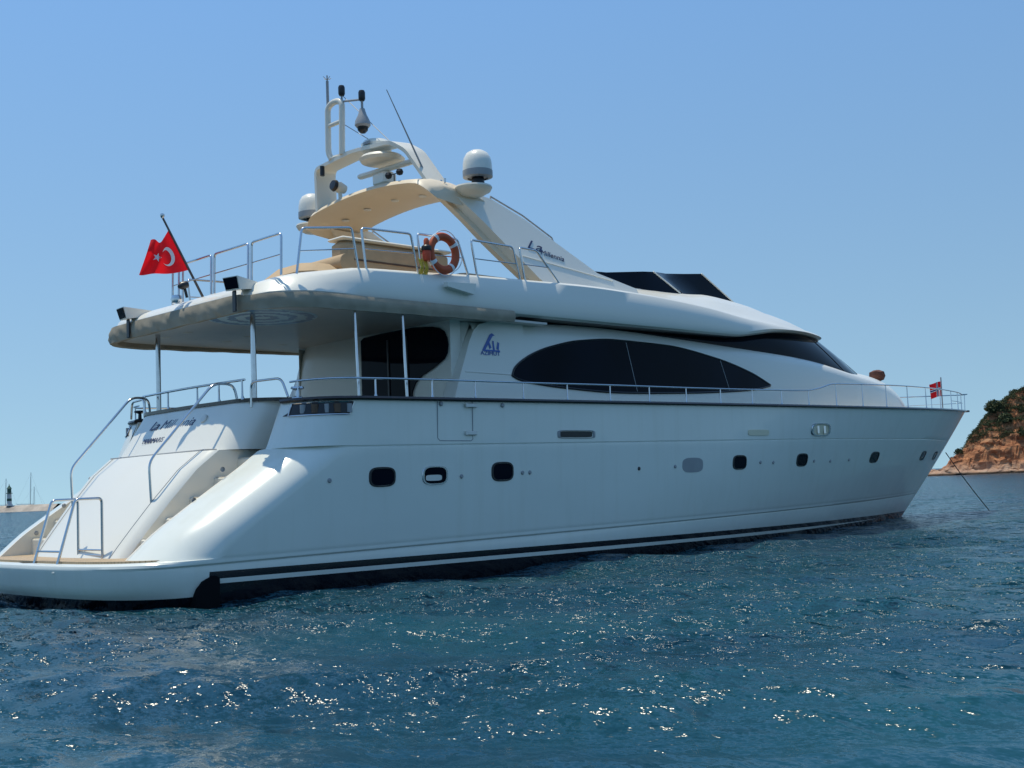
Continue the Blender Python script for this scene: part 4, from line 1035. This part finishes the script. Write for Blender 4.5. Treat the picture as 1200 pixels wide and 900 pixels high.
# ------------------------------------------------------------------ radar arch and everything on it
def arch():
    outer = [(7.34, 7.12), (7.5, 7.24), (7.8, 7.27), (8.58, 7.16), (9.4, 6.83), (10.21, 6.38), (11.17, 5.86), (12.33, 5.62), (12.4, 5.40), (9.6, 5.36), (9.3, 5.56), (9.04, 5.82), (8.62, 6.19), (8.18, 6.62), (7.68, 7.04)]
    def leg(s):
        return MB().prism(outer, lambda u, v, d: (u - d * .4, s * (2.5 - .333 * (v - 5.5) - d), v - d * .05), 0, .20)
    a = part('radar_arch', leg(-1), WHITE, smooth=30)
    mb = leg(1); build('arch_leg', mb, WHITE, a, smooth=30)
    # aft edge of the leg sweeps inward: cream inner face, warmed in colour by teak bounce light
    for s in (-1, 1):
        inn = [(12.2, 5.40), (9.3, 5.40), (8.75, 5.86), (8.35, 6.22), (7.93, 6.65), (7.45, 7.08), (8.3, 7.05), (9.4, 6.6), (11.0, 5.8)]
        build('arch_leg_lining', MB().prism(inn, lambda u, v, d: (u - .06 - d * .5, s * (2.5 - .333 * (v - 5.5) - .19 - d), v), 0, .10), CREAM_BOUNCE, a, smooth=30)
    # cross beam, bowed up in the middle
    sec = [(6.92, -.02), (6.98, .06), (7.3, .13), (7.8, .12), (8.3, .02), (8.45, -.10), (8.2, -.16), (7.6, -.17), (7.1, -.11)]
    rows = []
    for y in list(np.linspace(-1.98, -1.7, 6)) + list(np.linspace(-1.5, 1.5, 17)) + list(np.linspace(1.7, 1.98, 6)):
        k = 1 - (y / 1.98)**2; dr = .16 * max(0, (abs(y) - 1.6) / .38)**2; rows.append([(x + .05 * k - .10 + .8 * dr, y, 7.24 + .22 * k + z - dr) for x, z in sec])
    mb = MB().grid(rows, cv=True); mb.f.append(list(range(len(sec)))); mb.mi.append(0); n = len(mb.v); mb.f.append(list(range(n - 1, n - 1 - len(sec), -1))); mb.mi.append(0)
    bm_ = build('arch_beam', mb, CREAM_BOUNCE, a, smooth=45)
    for y in (-1.2, -.35, .55, 1.3):
        mb = MB(); k = 1 - (y / 1.98)**2; mb.lathe([(0, 7.22 + .24 * k - .182), (.07, 7.22 + .24 * k - .18), (.085, 7.22 + .24 * k - .16)], (7.45, y, 0), 14)
        build('down_light', mb, PALE, bm_)
    build('speaker', MB().lathe([(0, .006), (.09, .006), (.11, 0), (.11, -.02)], (7.84, 1.69, 6.75), 16, mat=Matrix.Rotation(R(90), 4, 'X')), BLACK, a)
    build('speaker', MB().lathe([(.07, .006), (.10, .008), (.11, 0), (.11, -.02)], (8.12, 1.69, 6.73), 16, mat=Matrix.Rotation(R(90), 4, 'X')), PALE, a)
    # moulded crease and lettering on the outer face
    def of(x, z, o_=.004): return Vector((x, -(2.5 - .333 * (z - 5.5) + o_), z))
    for s in (-1, 1):
        build('moulding', MB().tube([(p.x, p.y * -s, p.z) for p in [of(x, 6.0 - .105 * (x - 9.0), .0) for x in np.linspace(9.0, 11.6, 8)]], .016, 6), WHITE, a)
    ex, ey = of(10.17, 6.05) - of(9.2, 6.18), of(9.2, 6.9) - of(9.2, 6.2)
    text_part('script_lettering', 'La', .30, of(9.22, 6.20, .008), ex, ey, NAVY, a, shear=.45, width=.42)
    text_part('script_lettering', 'Millennia', .17, of(9.56, 6.10, .008), ex, ey, NAVY, a, shear=.3, width=.66)
    for s in (-1, 1):
        pts = [Vector((x, -s * 0 + s * (2.5 - .333 * (z - 5.5) - .06), z + .06)) for x, z in ((8.62, 7.17), (9.4, 6.87), (10.1, 6.47))]
        build('grab_rail', MB().tube([pts[0] - Vector((0, 0, .06))] + pts + [pts[-1] - Vector((-.05, 0, .1))], .018, 8), GREY, a)
    # antenna shelves and domes
    for s, cx, cy in ((-1, 7.98, -2.22), (1, 7.38, 2.40)):
        sh = MB().lathe([(0, 7.09), (.20, 7.10), (.33, 7.17), (.37, 7.24), (.36, 7.27), (0, 7.28)], (cx - .04, cy - .10 * s, 0), 28)
        so_ = build('dome_shelf', sh, CREAM, a)
        dm = build('radome', MB().lathe([(0, 7.44), (.27, 7.44), (.285, 7.50), (.285, 7.62), (.28, 7.72), (.26, 7.82), (.21, 7.91), (.12, 7.965), (0, 7.98)], (cx, cy, 0), 28), WHITE, a)
        build('dome_band', MB().lathe([(.20, 7.42), (.287, 7.44), (.291, 7.46), (.291, 7.565), (.283, 7.57)], (cx, cy, 0), 28), GREY, dm)
        build('dome_foot', MB().lathe([(.2, 7.26), (.13, 7.30), (.12, 7.43), (.2, 7.44)], (cx, cy, 0), 16), BLACK, dm)
    # second, smaller arch on the beam
    path = rounded([(6.9, 1.50, 7.30), (6.9, 1.52, 8.24), (6.9, .3, 8.33), (6.9, -.92, 8.24), (7.0, -1.25, 8.02), (7.15, -1.70, 7.32)], .11, 4)
    P = [Vector(p) for p in path]; rows = []
    for i, p in enumerate(P):
        t_ = (P[min(i + 1, len(P) - 1)] - P[max(i - 1, 0)]).normalized(); nr = Vector((0, t_.z, -t_.y)).normalized()
        wd = .50
        rows.append([p + nr * o_ + Vector((dx, 0, dz)) for dx, o_, dz in ((-.03, -.02, 0), (-.03, .05, 0), (wd * .9, .05, .04), (wd, .015, .04), (wd * .9, -.02, .04))])
    ua = build('upper_arch', MB().grid(rows, cv=True), CREAM, a, smooth=45)
    # mast frame with antennas
    mf = MB().tube(rounded([(6.9, .98, 8.34), (6.88, 1.06, 8.5), (6.88, 1.04, 9.45), (6.88, .80, 9.52), (6.88, .55, 9.45), (6.88, .60, 8.36)], .12), .062, 12)
    mf.tube([(6.88, 1.04, 9.05), (6.88, .56, 9.05)], .045, 10); mf.tube([(6.9, 1.0, 8.36), (7.0, .2, 8.38)], .05, 8)
    ms = build('mast_frame', mf, CREAM, a)
    sp = MB().tube([(6.9, 1.06, 9.45), (6.9, 1.06, 10.02)], .03, 8); sp.tube([(6.9, 1.06, 10.0), (6.9, 1.06, 10.14)], .014, 6)
    for q in range(4): sp.tube([(6.9, 1.06, 10.04), (6.9 + .1 * math.cos(q * 1.57), 1.06 + .1 * math.sin(q * 1.57), 10.1)], .007, 4)
    build('vhf_aerial', sp, GREY, ms)
    yd = MB().tube([(6.9, .58, 9.46), (6.9, -.08, 9.33)], .022, 8); yd.tube([(6.9, .58, 9.46), (6.9, .58, 9.6)], .02, 8)
    build('spreader', yd, GREY, ms)
    for y, z in ((.58, 9.58), (-.08, 9.30)):
        build('nav_light', MB().lathe([(0, .22), (.055, .21), (.07, .17), (.07, .04), (.05, .0), (0, 0)], (6.9, y, z), 14), BLACK, ms)
    cm = MB().tube([(6.9, -.08, 9.32), (6.9, -.08, 9.12)], .025, 8)
    cm.lathe([(0, 9.16), (.05, 9.14), (.085, 9.02), (.15, 8.88), (.16, 8.80), (.13, 8.76), (0, 8.76)], (6.9, -.08, 0), 20)
    cd = build('dome_camera', cm, GREY, ms); build('camera_eye', MB().lathe([(.115, 8.765), (.10, 8.69), (.05, 8.64), (0, 8.63)], (6.9, -.08, 0), 16), BLACK, cd)
    build('mast_lamp', MB().tube([(6.85, 1.25, 8.25), (6.85, 1.25, 8.05)], .05, 10), BLACK, ms)
    st = MB()
    for p, q in (((6.9, .58, 9.6), (7.1, -.75, 8.3)), ((6.9, .5, 8.95), (7.1, -.3, 8.38))): st.tube([p, q], .008, 4)
    build('aerial_wire', st, GREY, ms)
    # radar drum on the upper arch and open-array scanner below
    build('radar_drum', MB().lathe([(0, 8.30), (.24, 8.30), (.30, 8.33), (.31, 8.46), (.25, 8.53), (0, 8.56)], (7.2, -.12, -.02), 28), WHITE, ua)
    build('drum_badge', MB().box((6.895, -.2, 8.41), (.02, .22, .06), ch=.008), GREY, ua)
    build('gps_pod', MB().lathe([(0, 8.02), (.42, 8.02), (.46, 8.08), (.40, 8.14), (0, 8.16)], (7.15, -.35, 0), 24), CREAM, ua)
    sc = MB().box((7.25, -.28, 7.70), (.34, .42, .28), ch=.05); rs = build('radar_pedestal', sc, WHITE, a)
    build('radar_scanner', MB().box((7.25, -.35, 7.90), (.13, 1.65, .10), rz=R(4), ch=.03), WHITE, rs)
    sl_ = MB().lathe([(0, .11), (.09, .10), (.12, .02), (.09, -.12), (0, -.14)], (7.0, .86, 7.74), 16, mat=Matrix.Rotation(R(-80), 4, 'Y')); sl_.tube([(7.0, .86, 7.5), (7.0, .86, 7.66)], .04, 8)
    q = build('searchlight', sl_, CREAM, a); build('searchlight_glass', MB().lathe([(0, .13), (.10, .125), (.125, .06)], (6.93, .86, 7.75), 16, mat=Matrix.Rotation(R(-80), 4, 'Y')), BLACK, q)
    an = MB().tube([(6.95, -.95, 7.42), (6.95, -.95, 7.62)], .012, 6); an.tube([(6.95, -.78, 7.63), (6.95, -1.12, 7.62)], .008, 6)
    for y in (-.78, -1.12): an.lathe([(0, .07), (.055, .05), (.075, 0), (.055, -.05), (0, -.07)], (6.95, y, 7.63), 12)
    build('anemometer', an, BLACK, a)
    build('whip_aerial', MB().tube([(7.24, -1.55, 7.36), (7.2, -1.54, 7.6), (6.38, -1.5, 9.04)], .012, 6, rs=[.03, .02, .008]), GREY, a)
    hb = MB()
    for y in (-1.55, -1.72, -1.86): hb.lathe([(0, .05), (.025, .04), (.02, -.04)], (7.5 + .2 * (y + 1.6), y, 7.38), 8)
    build('aerial_socket', hb, STEEL, a)
arch()

# ------------------------------------------------------------------ deck rails
def rails():
    for s in (-1, 1):
        xs = [2.75, 4, 6, 8, 10, 12.7, 15.3, 17.6, 18.2, 18.9, 19.6, 21, 23, 25, 27, 28.5, 30, 31.3, 32.3, 33.0, 33.35]
        zr = [3.285, 3.33, 3.36, 3.375, 3.40, 3.42, 3.45, 3.49, 3.56, 3.69, 3.715, 3.75, 3.80, 3.84, 3.88, 3.91, 3.95, 3.985, 4.01, 4.03, 4.04]
        def pt(x):
            if x < 4.0:
                t = (x - 3.35) / .65; return Vector((x, s * (2.52 + .74 * math.sqrt(max(0, 1 - (1 - max(t, 0))**2))), interp(xs, zr, x)))
            return Vector((x, s * max(0, B(x, zs(x)) - .075 if x < 33 else .28 * (33.35 - x) / .35), interp(xs, zr, x)))
        X = list(3.35 + .65 * (1 - np.cos(np.linspace(0, math.pi / 2, 9)[:-1]))) + list(np.linspace(4.0, 17.5, 28)) + list(np.linspace(17.7, 19.4, 12)) + list(np.linspace(19.7, 33.35, 50))
        rl = part('deck_rail', MB().tube([pt(x) for x in X], .017, 8), STEEL)
        for x in (3.37, 4.5, 5.72, 6.72, 7.92, 9.11, 10.36, 11.59, 12.83, 14.07, 15.29, 16.5, 17.7, 19.05, 20.5, 22.0, 23.6, 25.3, 27.0, 28.8, 30.4, 31.9):
            p = pt(x); z0 = zs(x) + .03
            build('stanchion', MB().tube([(p.x, p.y, z0), (p.x, p.y, z0 + .05), (p.x, p.y, p.z)], .013, 8, rs=[.03, .015, .013]), STEEL, rl)
        if s < 0:
            p = pt(33.35); build('stanchion', MB().tube([(33.3, 0, zs(33.3)), (33.35, 0, p.z)], .014, 8), STEEL, rl)
        rp = [Vector((x, s * max(.02, B(x, zs(x)) - .09), zs(x) + (interp(xs, zr, x) - zs(x)) * .5)) for x in np.linspace(29, 33.1, 12)]
        build('lower_rail', MB().tube(rp, .01, 6), STEEL, rl)
    # anchor roller and windlass on the foredeck
    part('windlass', MB().lathe([(0, 0), (.2, 0), (.2, .08), (.1, .14), (.09, .3), (.17, .34), (.15, .42), (0, .43)], (30.6, 0, 2.95), 18), STEEL)
    # covered searchlight on the trunk
    sl_ = part('foredeck_searchlight', MB().lathe([(0, 0), (.16, 0), (.13, .06), (.06, .09), (.06, .2), (0, .2)], (27.3, 0, 4.17), 14), WHITE)
    cv = MB(); rows = []
    for k, (r_, z) in enumerate(((.05, .16), (.16, .2), (.22, .32), (.2, .44), (.08, .5), (.0, .5))):
        rows.append([Vector((27.3 - .25 * z + r_ * 1.3 * math.cos(a) * (1 + .12 * mn.noise((k, j * .7, 2))), r_ * 1.1 * math.sin(a), 4.17 + z + .03 * mn.noise((j * .6, k, 4)))) for j, a in enumerate([2 * math.pi * j / 16 for j in range(16)])])
    build('light_cover', cv.grid(rows, cv=True), BROWN, sl_)
rails()

# ------------------------------------------------------------------ things hung on or tied to the yacht
def ensign():
    t = thing('ensign', 'red flag with white star and crescent on a slanted staff over the stern', 'flag', (3.2, 0, 5.0))
    a, b_ = Vector((.10, 0, .02)), Vector((-.66, 0, 1.36)); off = Vector((3.2, 0, 5.0))
    build('flagstaff', MB().tube([a, b_], .02, 10, rs=[.024, .018]), STAFF, t)
    build('finial', MB().lathe([(0, .05), (.035, .03), (.04, 0), (.02, -.04), (0, -.05)], b_ + Vector((-.01, 0, .04)), 12), STEEL, t)
    h1, h2 = a.lerp(b_, .86), a.lerp(b_, .36)     # hoist, top and bottom
    f1, f2 = Vector((-.84, .06, .98)), Vector((-1.06, .10, .38))
    def S(u, v):
        p = h1.lerp(h2, v).lerp(f1.lerp(f2, v), u)
        wv = .10 * math.sin(u * 7.5 + v * 1.9) * u**.6 + .045 * math.sin(u * 13 - v * 5) * u
        sag = -.13 * math.sin(math.pi * u) * (1 - v * .6)
        return p + Vector((.35 * wv, wv, sag + .03 * math.sin(u * 9 + v * 2) * u))
    P = [[S(u, v) for u in np.linspace(0, 1, 34)] for v in np.linspace(0, 1, 20)]
    cl = build('flag_cloth', MB().grid(P), RED, t, smooth=60, fix=False)
    def n_(u, v):
        e = .01; d1 = S(u + e, v) - S(u - e, v); d2 = S(u, v + e) - S(u, v - e); return d1.cross(d2).normalized()
    def emb(name, strip):   # strip: two polylines in flag units
        mb = MB()
        for sg in (-1, 1):
            mb.grid([[S(u, v) + n_(u, v) * .006 * sg for u, v in r] for r in strip])
        build(name, mb, WCLOTH, cl, smooth=60, fix=False)
    asp = 1.35
    cx, cy, r1, r2, dx = .36, .5, .27, .215, .075
    ou, iu = [], []
    for k in range(41):
        th = R(38) + (2 * math.pi - 2 * R(38)) * k / 40
        # outer circle and inner circle, opening towards the fly
        ou.append((cx - (-r1 * math.cos(th)) / asp, cy + r1 * math.sin(th)))
        th2 = R(47) + (2 * math.pi - 2 * R(47)) * k / 40
        iu.append((cx + dx / asp * 1. + r2 * math.cos(th2) / asp, cy + r2 * math.sin(th2)))
    emb('crescent', [ou, iu])
    mb = MB()
    for sg in (-1, 1):
        pts = []
        for k in range(10):
            r_ = .15 if k % 2 == 0 else .062; th = math.pi + k * math.pi / 5
            u, v = .66 + r_ * math.cos(th) / asp, .5 + r_ * math.sin(th); pts.append(S(u, v) + n_(u, v) * .007 * sg)
        c = S(.66, .5) + n_(.66, .5) * .007 * sg; mb.add([c] + pts, [[0, 1 + k, 1 + (k + 1) % 10] for k in range(10)])
    build('star', mb, WCLOTH, cl, smooth=0, fix=False)
ensign()

def bow_flag():
    t = thing('courtesy_flag', 'small red flag with blue and white cross on the bow staff', 'flag', (31.6, 0, 3.2))
    build('flagstaff', MB().tube([(0, 0, 0), (.02, 0, 1.40)], .022, 8), GREY, t)
    build('staff_foot', MB().lathe([(0, 0), (.1, 0), (.07, .06), (.035, .09), (.03, .35), (0, .35)], n=12), STEEL, t)
    def S(u, v): 
        wv = .05 * math.sin(u * 9 + v * 2) * u; return Vector((.02 - u * .26 + wv * .7, .02 + u * .28 + wv * .7, 1.26 - v * .50 - .10 * u * math.sin(u * 2)))
    P = [[S(u, v) for u in np.linspace(0, 1, 16)] for v in np.linspace(0, 1, 12)]
    cl = build('flag_cloth', MB().grid(P), RED, t, smooth=60, fix=False)
    def stripe(name, u0, u1, v0, v1, mat, o_):
        mb = MB()
        for sg in (-1, 1):
            mb.grid([[S(u, v) + Vector((o_ * sg * .7, o_ * sg * .7, 0)) for u in np.linspace(u0, u1, 12)] for v in np.linspace(v0, v1, 8)])
        build(name, mb, mat, cl, smooth=60, fix=False)
    stripe('white_cross_bar', 0, 1, .41, .59, WCLOTH, .004); stripe('white_cross_bar', .26, .42, 0, 1, WCLOTH, .0045)
    stripe('blue_cross_bar', 0, 1, .455, .545, BCLOTH, .007); stripe('blue_cross_bar', .30, .38, 0, 1, BCLOTH, .0075)
bow_flag()

def lifebuoy():
    c = Vector((6.36, -2.95, 5.66)); t = thing('lifebuoy', 'worn orange and white lifebuoy hanging on the flybridge hoops', 'lifebuoy', c)
    def ring(a0, a1, r_, n=10, seg=48, rr=.30):
        rows = []
        for i in range(seg + 1):
            a = a0 + (a1 - a0) * i / seg
            rows.append([((rr + r_ * .85 * math.cos(q)) * math.cos(a), r_ * .8 * math.sin(q), (rr + r_ * .85 * math.cos(q)) * math.sin(a)) for q in [2 * math.pi * j / n for j in range(n)]])
        return MB().grid(rows, cv=True)
    build('ring', ring(0, 2 * math.pi, .088, 16), ORANGE, t, weld=.001)
    for k in range(4):
        a = R(35 + 90 * k); build('band', ring(a - .10, a + .10, .092, 16, 8), WCLOTH, t)
    pts = []
    for i in range(65):
        a = 2 * math.pi * i / 64; r_ = .375 + .035 * abs(math.sin(2 * (a - R(35)))); pts.append((r_ * math.cos(a), -.05, r_ * math.sin(a)))
    build('grab_line', MB().tube(pts[:-1], .009, 6, closed=True), WCLOTH, t)
    lg = MB().lathe([(0, -.17), (.06, -.16), (.075, -.1), (.075, .05), (.06, .1), (0, .1)], (-.40, -.02, -.02), 14)
    lt = build('float_light', lg, M('bright_orange_plastic', (.70, .07, .02), .45), t); build('light_collar', MB().lathe([(.088, .02), (.092, .03), (.092, .09), (.06, .12)], (-.40, -.02, -.02), 14), BLACK, lt)
    build('light_cap', MB().lathe([(.05, .1), (.05, .2), (.03, .24), (0, .25)], (-.40, -.02, -.02), 12), ORANGE, lt)
    yr = MB()
    for k in range(6):
        x = -.56 + .035 * k; yr.tube([(x, .02, -.14 - .02 * (k % 2)), (x + .02, -.03 + .015 * (k % 3), -.30), (x + .01, .03, -.42)], .013, 6)
    build('rope_coil', yr, YROPE, t)
lifebuoy()

def anchor_line():
    a, b_ = Vector((31.52, -.03, 2.02)), Vector((33.62, -.62, -.25)); pts = []
    for i in range(13):
        q = i / 12; p = a.lerp(b_, q); p.z -= .06 * math.sin(math.pi * q); pts.append(p)
    mb = MB().tube(pts, .015, 8)
    o = build('anchor_line', mb, ROPE); tag(o, 'dark taut anchor line running from the bow into the water', 'rope')
anchor_line()
